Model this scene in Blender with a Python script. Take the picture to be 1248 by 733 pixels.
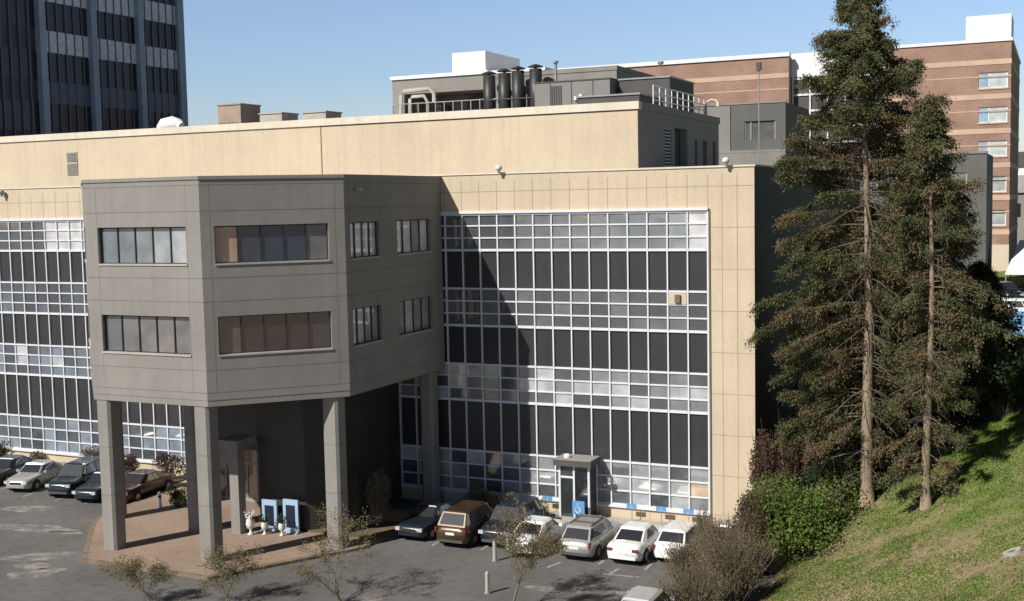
import bpy, math, random
import numpy as np
from mathutils import Vector, Matrix, noise as mnoise
R = math.radians
for o in list(bpy.data.objects): bpy.data.objects.remove(o)
scene = bpy.context.scene
col = scene.collection

# ------------------------------------------------------------------ camera
CAM = np.array([13.72, -58.36, 16.95]); YAW, PITCH, ROLL, F = R(-24.795), R(4.805), R(-1.1775), 1450.77
_f = np.array([math.sin(YAW)*math.cos(PITCH), math.cos(YAW)*math.cos(PITCH), -math.sin(PITCH)])
_r = np.array([math.cos(YAW), -math.sin(YAW), 0.]); _u = np.cross(_r, _f)
_r2 = _r*math.cos(ROLL)+_u*math.sin(ROLL); _u2 = -_r*math.sin(ROLL)+_u*math.cos(ROLL)
cd = bpy.data.cameras.new('camera'); cam = bpy.data.objects.new('camera', cd); col.objects.link(cam)
cd.sensor_width = 36; cd.sensor_fit = 'HORIZONTAL'; cd.lens = F/1248*36; cd.clip_start = .5; cd.clip_end = 9000
cam.matrix_world = Matrix(((_r2[0], _u2[0], -_f[0], CAM[0]), (_r2[1], _u2[1], -_f[1], CAM[1]), (_r2[2], _u2[2], -_f[2], CAM[2]), (0, 0, 0, 1)))
scene.camera = cam

# ------------------------------------------------------------------ light
SUN_EL, SUN_AZ = R(40.2), R(207.2)          # azimuth from +Y towards +X
w = bpy.data.worlds.new('World'); scene.world = w; w.use_nodes = True
nt = w.node_tree; nt.nodes.clear()
sky = nt.nodes.new('ShaderNodeTexSky'); sky.sky_type = 'NISHITA'; sky.sun_disc = False
sky.sun_elevation = SUN_EL; sky.sun_rotation = SUN_AZ; sky.air_density = 1.15; sky.dust_density = .6; sky.ozone_density = 1.6; sky.altitude = 100
bg = nt.nodes.new('ShaderNodeBackground'); bg.inputs[1].default_value = .075
wo = nt.nodes.new('ShaderNodeOutputWorld')
# clear spring sky: bluer than the stock model and paler low down
wtc = nt.nodes.new('ShaderNodeTexCoord'); wsp = nt.nodes.new('ShaderNodeSeparateXYZ'); nt.links.new(wtc.outputs['Generated'], wsp.inputs[0])
wr = nt.nodes.new('ShaderNodeValToRGB'); nt.links.new(wsp.outputs['Z'], wr.inputs[0]); we = wr.color_ramp.elements
we[0].position = 0; we[0].color = (1.25, 1.26, 1.50, 1); we[1].position = 1; we[1].color = (.10, .11, .13, 1)
for p_, c_ in ((.10, (1.15, 1.24, 1.55, 1)), (.17, (1.25, 1.32, 1.55, 1)), (.22, (.6, .7, .9, 1)), (.30, (.27, .33, .46, 1)), (.5, (.14, .17, .24, 1))): e_ = we.new(p_); e_.color = c_
wm = nt.nodes.new('ShaderNodeMix'); wm.data_type = 'RGBA'; wm.blend_type = 'MULTIPLY'; wm.inputs['Factor'].default_value = 1
nt.links.new(sky.outputs[0], wm.inputs['A']); nt.links.new(wr.outputs[0], wm.inputs['B']); nt.links.new(wm.outputs['Result'], bg.inputs[0]); nt.links.new(bg.outputs[0], wo.inputs[0])
sl = bpy.data.lights.new('sun', 'SUN'); sl.energy = 5.0; sl.angle = R(.53); sl.color = (1, .95, .87)
so = bpy.data.objects.new('sun', sl); col.objects.link(so)
sdir = Vector((math.sin(SUN_AZ)*math.cos(SUN_EL), math.cos(SUN_AZ)*math.cos(SUN_EL), math.sin(SUN_EL)))
so.rotation_euler = sdir.to_track_quat('Z', 'Y').to_euler(); so.location = (-30, -60, 60)
vs = scene.view_settings; vs.view_transform = 'Standard'; vs.look = 'None'; vs.exposure = .18; vs.gamma = 1
scene.display_settings.display_device = 'sRGB'
scene.cycles.max_bounces = 6; scene.cycles.transparent_max_bounces = 8

# ------------------------------------------------------------------ materials
def mat(name, c, rough=.8, var=.12, scale=1.0, c2=None, metal=0., spec=.5, streak=0., bump=0., ior=None, fine=0.):
    """base colour varied by object-space noise; c2 = second colour of the patches; streak = vertical weathering"""
    m = bpy.data.materials.new(name); m.use_nodes = True; n = m.node_tree.nodes; l = m.node_tree.links
    b = n['Principled BSDF']; b.inputs['Roughness'].default_value = rough; b.inputs['Metallic'].default_value = metal
    b.inputs['Specular IOR Level'].default_value = spec
    if ior: b.inputs['IOR'].default_value = ior
    tc = n.new('ShaderNodeTexCoord'); out = tc.outputs['Object']
    if c2 is None: c2 = tuple(x*(1-var*2) for x in c); c = tuple(min(1, x*(1+var*.6)) for x in c)
    no = n.new('ShaderNodeTexNoise'); no.inputs['Scale'].default_value = scale; no.inputs['Detail'].default_value = 6; no.inputs['Roughness'].default_value = .65
    l.new(out, no.inputs['Vector'])
    mx = n.new('ShaderNodeMix'); mx.data_type = 'RGBA'; mx.inputs['A'].default_value = (*c, 1); mx.inputs['B'].default_value = (*c2, 1)
    mr = n.new('ShaderNodeMapRange'); mr.inputs[1].default_value = .35; mr.inputs[2].default_value = .7; l.new(no.outputs[0], mr.inputs[0]); l.new(mr.outputs[0], mx.inputs['Factor'])
    last = mx.outputs['Result']
    def mult(last, fac_sock, amt):
        m2 = n.new('ShaderNodeMix'); m2.data_type = 'RGBA'; m2.blend_type = 'MULTIPLY'
        k = n.new('ShaderNodeMapRange'); k.inputs[1].default_value = .45; k.inputs[2].default_value = .75; k.inputs[3].default_value = 0; k.inputs[4].default_value = amt
        l.new(fac_sock, k.inputs[0]); l.new(k.outputs[0], m2.inputs['Factor']); l.new(last, m2.inputs['A']); m2.inputs['B'].default_value = (.45, .42, .38, 1)
        return m2.outputs['Result']
    if streak:
        mp = n.new('ShaderNodeMapping'); mp.inputs['Scale'].default_value = (2.2, 2.2, .12); l.new(out, mp.inputs[0])
        s2 = n.new('ShaderNodeTexNoise'); s2.inputs['Scale'].default_value = 1.3; s2.inputs['Detail'].default_value = 5; l.new(mp.outputs[0], s2.inputs['Vector'])
        last = mult(last, s2.outputs[0], streak)
    if fine:
        s3 = n.new('ShaderNodeTexNoise'); s3.inputs['Scale'].default_value = scale*14; s3.inputs['Detail'].default_value = 4; l.new(out, s3.inputs['Vector'])
        last = mult(last, s3.outputs[0], fine)
    l.new(last, b.inputs['Base Color'])
    if bump:
        bp = n.new('ShaderNodeBump'); bp.inputs['Strength'].default_value = bump; bp.inputs['Distance'].default_value = .05
        s4 = n.new('ShaderNodeTexNoise'); s4.inputs['Scale'].default_value = scale*6; l.new(out, s4.inputs['Vector']); l.new(s4.outputs[0], bp.inputs['Height']); l.new(bp.outputs[0], b.inputs['Normal'])
    return m

def leafmat(name, cols):
    """leaf colour differs from leaf to leaf (random per island) and clump to clump (noise); a little light passes through"""
    m = bpy.data.materials.new(name); m.use_nodes = True; n = m.node_tree.nodes; l = m.node_tree.links
    b = n['Principled BSDF']; b.inputs['Roughness'].default_value = .65; b.inputs['Specular IOR Level'].default_value = .25
    g = n.new('ShaderNodeNewGeometry'); tc = n.new('ShaderNodeTexCoord'); no = n.new('ShaderNodeTexNoise'); no.inputs['Scale'].default_value = .9; no.inputs['Detail'].default_value = 3
    l.new(tc.outputs['Object'], no.inputs['Vector'])
    ad = n.new('ShaderNodeMath'); ad.operation = 'MULTIPLY_ADD'; l.new(g.outputs['Random Per Island'], ad.inputs[0]); ad.inputs[1].default_value = .45
    sb = n.new('ShaderNodeMapRange'); sb.inputs[1].default_value = .3; sb.inputs[2].default_value = .7; sb.inputs[3].default_value = 0; sb.inputs[4].default_value = .55; l.new(no.outputs[0], sb.inputs[0]); l.new(sb.outputs[0], ad.inputs[2])
    cr = n.new('ShaderNodeValToRGB'); e = cr.color_ramp.elements
    for i, c in enumerate(cols):
        p = i/(len(cols)-1)
        if i < 2: e[i].position = p; e[i].color = (*c, 1)
        else: x = e.new(p); x.color = (*c, 1)
    e[0].position = 0
    l.new(ad.outputs[0], cr.inputs[0]); l.new(cr.outputs[0], b.inputs['Base Color'])
    tr = n.new('ShaderNodeBsdfTranslucent'); l.new(cr.outputs[0], tr.inputs[0]); ms = n.new('ShaderNodeMixShader'); ms.inputs[0].default_value = .25
    l.new(b.outputs[0], ms.inputs[1]); l.new(tr.outputs[0], ms.inputs[2]); l.new(ms.outputs[0], n['Material Output'].inputs[0])
    return m

def glassmat(name, base=(.015, .02, .026), rough=.06, refl=.16, tint=(1, 1, 1)):
    """coated window glass: what shows inside (object colour attribute 'tone' = blinds, ceilings, painted-in reflections and glare) under a mirror coat, slightly wavy"""
    m = bpy.data.materials.new(name); m.use_nodes = True; n = m.node_tree.nodes; l = m.node_tree.links
    b = n['Principled BSDF']; b.inputs['Roughness'].default_value = .55; b.inputs['Specular IOR Level'].default_value = .3
    at = n.new('ShaderNodeAttribute'); at.attribute_name = 'tone'
    tc = n.new('ShaderNodeTexCoord'); no = n.new('ShaderNodeTexNoise'); no.inputs['Scale'].default_value = 1.1; no.inputs['Detail'].default_value = 4; l.new(tc.outputs['Object'], no.inputs['Vector'])
    mr = n.new('ShaderNodeMapRange'); mr.inputs[1].default_value = .35; mr.inputs[2].default_value = .65; mr.inputs[3].default_value = .75; mr.inputs[4].default_value = 1.15; l.new(no.outputs[0], mr.inputs[0])
    mx = n.new('ShaderNodeMix'); mx.data_type = 'RGBA'; mx.blend_type = 'MULTIPLY'; mx.inputs['Factor'].default_value = 1; l.new(at.outputs['Color'], mx.inputs['A']); l.new(mr.outputs[0], mx.inputs['B'])
    ad = n.new('ShaderNodeMix'); ad.data_type = 'RGBA'; ad.blend_type = 'ADD'; ad.inputs['Factor'].default_value = 1; l.new(mx.outputs['Result'], ad.inputs['A']); ad.inputs['B'].default_value = (*base, 1)
    l.new(ad.outputs['Result'], b.inputs['Base Color'])
    gl = n.new('ShaderNodeBsdfGlossy'); gl.inputs['Roughness'].default_value = rough; gl.inputs['Color'].default_value = (*tint, 1)
    bp = n.new('ShaderNodeBump'); bp.inputs['Strength'].default_value = .12; bp.inputs['Distance'].default_value = .05
    n2 = n.new('ShaderNodeTexNoise'); n2.inputs['Scale'].default_value = .8; l.new(tc.outputs['Object'], n2.inputs['Vector']); l.new(n2.outputs[0], bp.inputs['Height']); l.new(bp.outputs[0], gl.inputs['Normal'])
    ms = n.new('ShaderNodeMixShader'); ms.inputs[0].default_value = refl; l.new(b.outputs[0], ms.inputs[1]); l.new(gl.outputs[0], ms.inputs[2]); l.new(ms.outputs[0], n['Material Output'].inputs[0])
    return m

def brickmat(name, c1, c2, mortar, scale, bw, bh):
    m = bpy.data.materials.new(name); m.use_nodes = True; n = m.node_tree.nodes; l = m.node_tree.links
    b = n['Principled BSDF']; b.inputs['Roughness'].default_value = .9
    tc = n.new('ShaderNodeTexCoord'); br = n.new('ShaderNodeTexBrick'); br.inputs['Scale'].default_value = scale
    br.inputs['Color1'].default_value = (*c1, 1); br.inputs['Color2'].default_value = (*c2, 1); br.inputs['Mortar'].default_value = (*mortar, 1)
    br.inputs['Brick Width'].default_value = bw; br.inputs['Row Height'].default_value = bh; br.inputs['Mortar Size'].default_value = .006
    l.new(tc.outputs['UV'], br.inputs['Vector'])
    no = n.new('ShaderNodeTexNoise'); no.inputs['Scale'].default_value = .35; no.inputs['Detail'].default_value = 5; l.new(tc.outputs['Object'], no.inputs['Vector'])
    mx = n.new('ShaderNodeMix'); mx.data_type = 'RGBA'; mx.blend_type = 'MULTIPLY'; k = n.new('ShaderNodeMapRange'); k.inputs[1].default_value = .4; k.inputs[2].default_value = .7; k.inputs[4].default_value = .45
    l.new(no.outputs[0], k.inputs[0]); l.new(k.outputs[0], mx.inputs['Factor']); l.new(br.outputs[0], mx.inputs['A']); mx.inputs['B'].default_value = (.55, .5, .45, 1)
    l.new(mx.outputs['Result'], b.inputs['Base Color'])
    return m

M = {}
M['tan'] = mat('tan_panel', (.585, .487, .355), .85, .05, .3, streak=.15, fine=.12)
M['tan_joint'] = mat('tan_joint', (.36, .26, .18), .9, .1)
M['cream'] = mat('cream_coping', (.68, .61, .50), .8, .06, .5, streak=.2)
M['dark_joint'] = mat('dark_joint', (.16, .13, .11), .9, .1)
M['grey'] = mat('grey_concrete', (.258, .245, .224), .85, .07, .35, streak=.12, fine=.1)
M['grey_joint'] = mat('grey_joint', (.16, .15, .14), .9, .1)
M['grey_dark'] = mat('dark_grey_panel', (.075, .072, .072), .7, .1, .5)
M['white_metal'] = mat('white_aluminium', (.70, .72, .76), .4, .05, .8, metal=.0, streak=.1)
M['grey_metal'] = mat('grey_aluminium', (.30, .30, .31), .45, .1, 1.)
M['black_metal'] = mat('black_metal', (.03, .03, .033), .5, .15, 1.)
M['bronze'] = mat('dark_bronze_frame', (.035, .03, .028), .45, .15, 1.)
M['glass'] = glassmat('window_glass', refl=.2)
M['glass_dark'] = glassmat('dark_window_glass', (.01, .012, .016), .05, .12)
M['glass_blue'] = glassmat('blue_window_glass', (.03, .045, .06), .08, .35, (.85, .93, 1))
M['spandrel'] = mat('spandrel_glass', (.040, .039, .043), .35, .12, .35, streak=.2)
M['asphalt'] = mat('asphalt', (.150, .144, .138), .92, .12, .16, c2=(.095, .092, .088), fine=.45, bump=.15)
M['asphalt_glare'] = mat('glare_pale_asphalt', (.33, .315, .29), .9, .1, .8, c2=(.20, .19, .18), fine=.3)  # asphalt colour raised to carry sun reflected from windows
M['paving'] = brickmat('brick_paving', (.36, .26, .20), (.29, .205, .155), (.22, .18, .15), 1, .22, .11)
M['kerb'] = mat('kerb_stone', (.24, .19, .14), .9, .15, 1.5, c2=(.12, .085, .05))
M['concrete'] = mat('pale_concrete', (.42, .40, .36), .9, .1, .6, streak=.1, fine=.1)
M['soil'] = mat('planting_soil', (.15, .10, .065), .95, .2, 1.2, c2=(.10, .085, .045), bump=.4)
M['roof'] = mat('roof_membrane', (.30, .29, .27), .9, .1, .3)
M['brick'] = brickmat('red_brick', (.36, .225, .175), (.32, .195, .15), (.36, .26, .21), 1, .6, .2)
M['stone_band'] = mat('pale_stone_band', (.56, .40, .30), .85, .08, .3)
M['white'] = mat('white_paint', (.80, .80, .80), .6, .03, .5, streak=.08)
M['tower_dark'] = mat('tower_dark_metal', (.035, .042, .055), .5, .15, .3)
M['tower_pier'] = mat('tower_pier', (.27, .34, .42), .5, .1, .3)
M['tower_band'] = mat('tower_band', (.60, .66, .72), .55, .15, 3.)
M['tower_dim'] = mat('tower_dim_band', (.085, .11, .15), .5, .15, 3.)
M['tower_glass'] = glassmat('tower_window_glass', (.003, .004, .006), .08, .02)
M['red_panel'] = mat('tan_brown_brick', (.36, .27, .21), .85, .1, 1.)
M['bark'] = mat('conifer_bark', (.30, .235, .165), .95, .15, 2.5, c2=(.17, .13, .09), bump=.6)
M['bark_grey'] = mat('grey_bark', (.17, .145, .11), .95, .15, 3., bump=.4)
M['twig'] = mat('dead_twig', (.17, .135, .095), .9, .2, 3.)
M['needle'] = leafmat('conifer_needles', [(.045, .062, .028), (.085, .10, .042), (.13, .125, .058), (.18, .145, .075)])
M['needle_brown'] = leafmat('browning_needles', [(.10, .085, .045), (.17, .125, .068), (.24, .155, .095)])
M['needle_dark'] = leafmat('dark_evergreen', [(.018, .030, .016), (.034, .05, .022), (.06, .07, .03)])
M['leaf'] = leafmat('bright_ivy_leaf', [(.06, .10, .022), (.12, .175, .035), (.19, .25, .06)])
M['leaf_olive'] = leafmat('olive_shrub_leaf', [(.10, .09, .05), (.19, .16, .085), (.27, .22, .13)])
M['leaf_brown'] = leafmat('brown_shrub_leaf', [(.05, .032, .022), (.10, .06, .04), (.16, .10, .065)])
M['leaf_deep'] = leafmat('deep_green_leaf', [(.02, .038, .014), (.04, .065, .02), (.07, .09, .03)])
M['blade'] = leafmat('grass_blade', [(.09, .15, .03), (.14, .21, .042), (.21, .26, .075)])
M['sign_blue'] = mat('blue_sign', (.12, .30, .58), .5, .05)
M['sign_frame'] = mat('pale_blue_frame', (.34, .47, .62), .5, .05)
M['navy'] = mat('navy_panel', (.012, .02, .045), .4, .1)
M['rubber'] = mat('tyre_rubber', (.012, .012, .012), .8, .1)
M['rim'] = mat('wheel_rim', (.35, .35, .36), .35, .1, metal=.6)
M['car_glass'] = glassmat('car_glass', (.012, .014, .017), .05, .22)
M['lamp_red'] = mat('tail_lamp', (.22, .035, .02), .25, .1)
M['lamp_clear'] = mat('head_lamp', (.75, .76, .78), .15, .05, metal=.4)
M['plate'] = mat('number_plate', (.7, .7, .68), .5, .05)
M['urn'] = mat('white_urn_stone', (.68, .67, .63), .7, .1, 4.)
M['canvas'] = mat('white_canvas', (.75, .76, .78), .8, .05, .5)
M['hill'] = mat('wooded_hill', (.05, .075, .03), 1., .2, .06, c2=(.08, .09, .04), bump=.5)
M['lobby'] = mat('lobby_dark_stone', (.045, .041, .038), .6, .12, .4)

def paint(name, c, metal=.25):
    m = mat(name, c, .28, .02, 1.2, metal=metal)
    b = m.node_tree.nodes['Principled BSDF']; b.inputs['Coat Weight'].default_value = .6; b.inputs['Coat Roughness'].default_value = .08
    return m

# ------------------------------------------------------------------ helpers
def tag(o, label=None, cat=None, group=None, kind=None):
    if label: o['label'] = label
    if cat: o['category'] = cat
    if group: o['group'] = group
    if kind: o['kind'] = kind
    return o
def empty(name, loc, label, cat, group=None, rz=0):
    o = bpy.data.objects.new(name, None); col.objects.link(o); o.location = loc; o.rotation_euler = (0, 0, rz); o.empty_display_size = .3
    return tag(o, label, cat, group)

class MB:
    """collects faces in world (or thing-local) metres; builds ONE mesh object"""
    def __init__(s): s.v = []; s.f = []; s.mi = []; s.tone = []
    def poly(s, pts, mi=0, tone=None):
        n = len(s.v); s.v += [tuple(p) for p in pts]; s.f.append(tuple(range(n, n+len(pts)))); s.mi.append(mi); s.tone.append(tone); return s
    def box(s, x0, x1, y0, y1, z0, z1, mi=0):
        if x0 > x1: x0, x1 = x1, x0
        if y0 > y1: y0, y1 = y1, y0
        p = [(x0, y0, z0), (x1, y0, z0), (x1, y1, z0), (x0, y1, z0), (x0, y0, z1), (x1, y0, z1), (x1, y1, z1), (x0, y1, z1)]
        n = len(s.v); s.v += p
        for q in ((0, 3, 2, 1), (4, 5, 6, 7), (0, 1, 5, 4), (1, 2, 6, 5), (2, 3, 7, 6), (3, 0, 4, 7)):
            s.f.append(tuple(n+i for i in q)); s.mi.append(mi); s.tone.append(None)
        return s
    def obox(s, c, u, lu, v, lv, z0, z1, mi=0):
        """box with horizontal axes u (0..lu) and v (0..lv) from corner c=(x,y)"""
        c = Vector((c[0], c[1])); u = Vector(u).normalized(); v = Vector(v).normalized()
        q = [c, c+u*lu, c+u*lu+v*lv, c+v*lv]
        if (u.x*v.y-u.y*v.x)*lu*lv < 0: q = q[::-1]
        return s.prism([(p.x, p.y) for p in q], z0, z1, mi)
    def prism(s, pts, z0, z1, mi=0):
        n = len(s.v); k = len(pts); s.v += [(x, y, z0) for x, y in pts]+[(x, y, z1) for x, y in pts]
        for i in range(k):
            j = (i+1) % k; s.f.append((n+i, n+j, n+k+j, n+k+i)); s.mi.append(mi); s.tone.append(None)
        s.f.append(tuple(n+i for i in range(k))[::-1]); s.f.append(tuple(n+k+i for i in range(k))); s.mi += [mi, mi]; s.tone += [None, None]
        return s
    def tube(s, pts, r, seg=7, mi=0, cap=True):
        pts = [Vector(p) for p in pts]; rr = r if isinstance(r, (list, tuple)) else [r]*len(pts); n = len(s.v)
        for i, p in enumerate(pts):
            t = (pts[min(i+1, len(pts)-1)]-pts[max(i-1, 0)]).normalized()
            a = t.cross(Vector((0, 0, 1)) if abs(t.z) < .9 else Vector((1, 0, 0))).normalized(); b = t.cross(a)
            for k in range(seg):
                an = 2*math.pi*k/seg; s.v.append(tuple(p+(a*math.cos(an)+b*math.sin(an))*rr[i]))
        for i in range(len(pts)-1):
            for k in range(seg):
                k2 = (k+1) % seg; s.f.append((n+i*seg+k, n+i*seg+k2, n+(i+1)*seg+k2, n+(i+1)*seg+k)); s.mi.append(mi); s.tone.append(None)
        if cap:
            s.f.append(tuple(n+k for k in range(seg))); s.f.append(tuple(n+(len(pts)-1)*seg+k for k in range(seg))[::-1]); s.mi += [mi, mi]; s.tone += [None, None]
        return s
    def lathe(s, c, prof, seg=14, mi=0):
        n = len(s.v); k = len(prof)
        for r, z in prof:
            for i in range(seg): a = 2*math.pi*i/seg; s.v.append((c[0]+r*math.cos(a), c[1]+r*math.sin(a), c[2]+z))
        for j in range(k-1):
            for i in range(seg):
                i2 = (i+1) % seg; s.f.append((n+j*seg+i, n+j*seg+i2, n+(j+1)*seg+i2, n+(j+1)*seg+i)); s.mi.append(mi); s.tone.append(None)
        s.f.append(tuple(n+i for i in range(seg))[::-1]); s.f.append(tuple(n+(k-1)*seg+i for i in range(seg))); s.mi += [mi, mi]; s.tone += [None, None]
        return s
    def wall(s, o, u, W, z0, z1, holes=(), depth=.2, mi=0, thick=0, rim=None):
        """upright wall sheet from corner o along unit u (outside = u x z); holes (u0,u1,za,zb) get reveals of that depth"""
        u = Vector((u[0], u[1], 0)).normalized(); nrm = u.cross(Vector((0, 0, 1)))
        O = Vector((o[0], o[1], 0)); P = lambda a, z, d=0: tuple(O+u*a-nrm*d+Vector((0, 0, z)))
        us = sorted({0, W, *[h[0] for h in holes], *[h[1] for h in holes]}); zs = sorted({z0, z1, *[h[2] for h in holes], *[h[3] for h in holes]})
        for i in range(len(us)-1):
            for j in range(len(zs)-1):
                a, b, c, d = us[i], us[i+1], zs[j], zs[j+1]; m_ = ((a+b)/2, (c+d)/2)
                if any(h[0] < m_[0] < h[1] and h[2] < m_[1] < h[3] for h in holes): continue
                s.poly([P(a, c), P(b, c), P(b, d), P(a, d)], mi)
        r_ = mi if rim is None else rim
        for a, b, c, d in holes:
            s.poly([P(a, c), P(a, c, depth), P(b, c, depth), P(b, c)], r_); s.poly([P(a, d), P(b, d), P(b, d, depth), P(a, d, depth)], r_)
            s.poly([P(a, c), P(a, d), P(a, d, depth), P(a, c, depth)], r_); s.poly([P(b, c), P(b, c, depth), P(b, d, depth), P(b, d)], r_)
        return s
    def strip(s, o, u, a0, a1, za, zb, mi, proud=.004):
        u = Vector((u[0], u[1], 0)).normalized(); nrm = u.cross(Vector((0, 0, 1))); O = Vector((o[0], o[1], 0))+nrm*proud
        P = lambda a, z: tuple(O+u*a+Vector((0, 0, z)))
        return s.poly([P(a0, za), P(a1, za), P(a1, zb), P(a0, zb)], mi)
    def build(s, name, mats, parent=None, smooth=False, loc=None):
        me = bpy.data.meshes.new(name); me.from_pydata(s.v, [], s.f)
        for m in (mats if isinstance(mats, (list, tuple)) else [mats]): me.materials.append(m)
        me.polygons.foreach_set('material_index', s.mi)
        uv = me.uv_layers.new(name='UVMap'); V = s.v
        dat = []
        for f in s.f:
            a, b, c = (Vector(V[f[0]]), Vector(V[f[1]]), Vector(V[f[2]])); nn = (b-a).cross(c-b)
            if nn.length > 1e-12: nn.normalize()
            if abs(nn.z) > .7: dat += [t for i in f for t in (V[i][0], V[i][1])]
            else: dat += [t for i in f for t in (-nn.y*V[i][0]+nn.x*V[i][1], V[i][2])]
        uv.data.foreach_set('uv', dat)
        if any(t is not None for t in s.tone):
            ca = me.color_attributes.new('tone', 'FLOAT_COLOR', 'CORNER'); cc = []
            for f, t in zip(s.f, s.tone):
                t = t or (0, 0, 0); cc += list((*t, 1))*len(f)
            ca.data.foreach_set('color', cc)
        if smooth: me.polygons.foreach_set('use_smooth', [True]*len(s.f))
        me.update()
        o = bpy.data.objects.new(name, me); col.objects.link(o)
        if loc is not None: o.location = loc
        if parent is not None: o.parent = parent
        return o
def local(o, parent):
    """parent a mesh written in world metres under an Empty that stands away from the origin"""
    o.parent = parent; o.location = Vector(o.location)-Vector(parent.location); return o
def shift(mb, d):
    mb.v = [(x-d[0], y-d[1], z-d[2]) for x, y, z in mb.v]; return mb
def part(mb, name, m, parent, **k):
    """mb is in world metres; parent's origin anywhere (its own parent chain un-rotated)"""
    p = parent; off = Vector((0, 0, 0))
    while p is not None: off += Vector(p.location); p = p.parent
    shift(mb, off); return mb.build(name, m, parent, **k)

# ------------------------------------------------------------------ terrain
def hill_h(x, y):
    foot = .9-.17*min(y, 0) if y > -14 else .9+.17*14
    foot += .25*math.sin(y*.7)
    v = .50*(x-foot)+(.05*(y+5) if y > -5 else .03*(y+5))
    if x > 0 and y > 35: v = max(v, min(8, (y-35)*.16+v*.5))
    v += .10*mnoise.noise((x*.5, y*.5, 0))+.25*mnoise.noise((x*.13, y*.13, 3))
    if v <= 0: return 0 if v < -.6 else 0
    v = v*min(1, v/.5) if v < .5 else v
    t = 8.0
    return v if v < t-2 else t-2+2*(1-math.exp(-(v-t+2)/2))
g = MB(); g.poly([(-3000, -3000, 0), (3000, -3000, 0), (3000, 3000, 0), (-3000, 3000, 0)])
tag(g.build('ground', M['asphalt']), kind='structure')

def hillside():
    xs = np.concatenate([np.arange(.02, 26, .35), np.arange(26, 160, 3.)]); ys = np.concatenate([np.arange(-70, -24, 2.), np.arange(-24, 34, .4), np.arange(34, 260, 5.)])
    v = []; f = []
    for y in ys:
        for x in xs:
            h = hill_h(x, y); v.append((x, y, h+.006 if h > 0 else -.25))
    nx = len(xs)
    for j in range(len(ys)-1):
        for i in range(nx-1):
            a = j*nx+i; q = (a, a+1, a+nx+1, a+nx)
            if max(v[k][2] for k in q) > 0: f.append(q)
    me = bpy.data.meshes.new('grass_bank'); me.from_pydata(v, [], f); me.polygons.foreach_set('use_smooth', [True]*len(f))
    m = bpy.data.materials.new('grass_turf'); m.use_nodes = True; n = m.node_tree.nodes; l = m.node_tree.links; b = n['Principled BSDF']; b.inputs['Roughness'].default_value = .95; b.inputs['Specular IOR Level'].default_value = .15
    tc = n.new('ShaderNodeTexCoord')
    def nz(sc, det=6, vec=None):
        q = n.new('ShaderNodeTexNoise'); q.inputs['Scale'].default_value = sc; q.inputs['Detail'].default_value = det; q.inputs['Roughness'].default_value = .7; l.new(vec or tc.outputs['Object'], q.inputs['Vector']); return q.outputs[0]
    def ramp(s_, stops):
        r = n.new('ShaderNodeValToRGB'); e = r.color_ramp.elements; l.new(s_, r.inputs[0])
        for i, (p, c) in enumerate(stops):
            if i < 2: e[i].position = p; e[i].color = (*c, 1)
            else: x = e.new(p); x.color = (*c, 1)
        return r.outputs[0]
    green = ramp(nz(2.5), [(.3, (.07, .125, .026)), (.5, (.14, .20, .045)), (.7, (.24, .25, .08))])
    dry = ramp(nz(3.), [(.3, (.17, .13, .075)), (.55, (.30, .22, .145)), (.72, (.40, .28, .20))])
    # dry slope towards the car park, fresh grass above: position-based mask broken up by noise
    sp = n.new('ShaderNodeSeparateXYZ'); l.new(tc.outputs['Object'], sp.inputs[0])
    a = n.new('ShaderNodeMath'); a.operation = 'MULTIPLY_ADD'; l.new(sp.outputs['X'], a.inputs[0]); a.inputs[1].default_value = -.06; a.inputs[2].default_value = .80
    a2 = n.new('ShaderNodeMath'); a2.operation = 'MULTIPLY_ADD'; l.new(sp.outputs['Y'], a2.inputs[0]); a2.inputs[1].default_value = -.055; l.new(a.outputs[0], a2.inputs[2])
    k = n.new('ShaderNodeMath'); k.operation = 'MULTIPLY_ADD'; l.new(nz(.3, 7), k.inputs[0]); k.inputs[1].default_value = 3.4; k.inputs[2].default_value = -1.80
    s2 = n.new('ShaderNodeMath'); s2.operation = 'ADD'; l.new(k.outputs[0], s2.inputs[0]); l.new(a2.outputs[0], s2.inputs[1]); s2.use_clamp = True
    mx = n.new('ShaderNodeMix'); mx.data_type = 'RGBA'; l.new(s2.outputs[0], mx.inputs['Factor']); l.new(green, mx.inputs['A']); l.new(dry, mx.inputs['B']); l.new(mx.outputs['Result'], b.inputs['Base Color'])
    bp = n.new('ShaderNodeBump'); bp.inputs['Strength'].default_value = .7; bp.inputs['Distance'].default_value = .12; l.new(nz(5.), bp.inputs['Height']); l.new(bp.outputs[0], b.inputs['Normal'])
    me.materials.append(m); o = bpy.data.objects.new('grass_bank', me); col.objects.link(o); tag(o, kind='structure')
hillside()
# road above the bank, behind the trees on the right
rd = MB()
for i in range(12):
    y0, y1 = 40+i*9, 49+i*9
    rd.poly([(15, y0, max(hill_h(15, y0), hill_h(24, y0), hill_h(24, y1), hill_h(15, y1))+.25), (26, y0, hill_h(26, y0)+.35), (26, y1, hill_h(26, y1)+.35), (15, y1, max(hill_h(15, y1), hill_h(24, y1))+.25)])
tag(rd.build('road', M['asphalt']), kind='structure')

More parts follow.
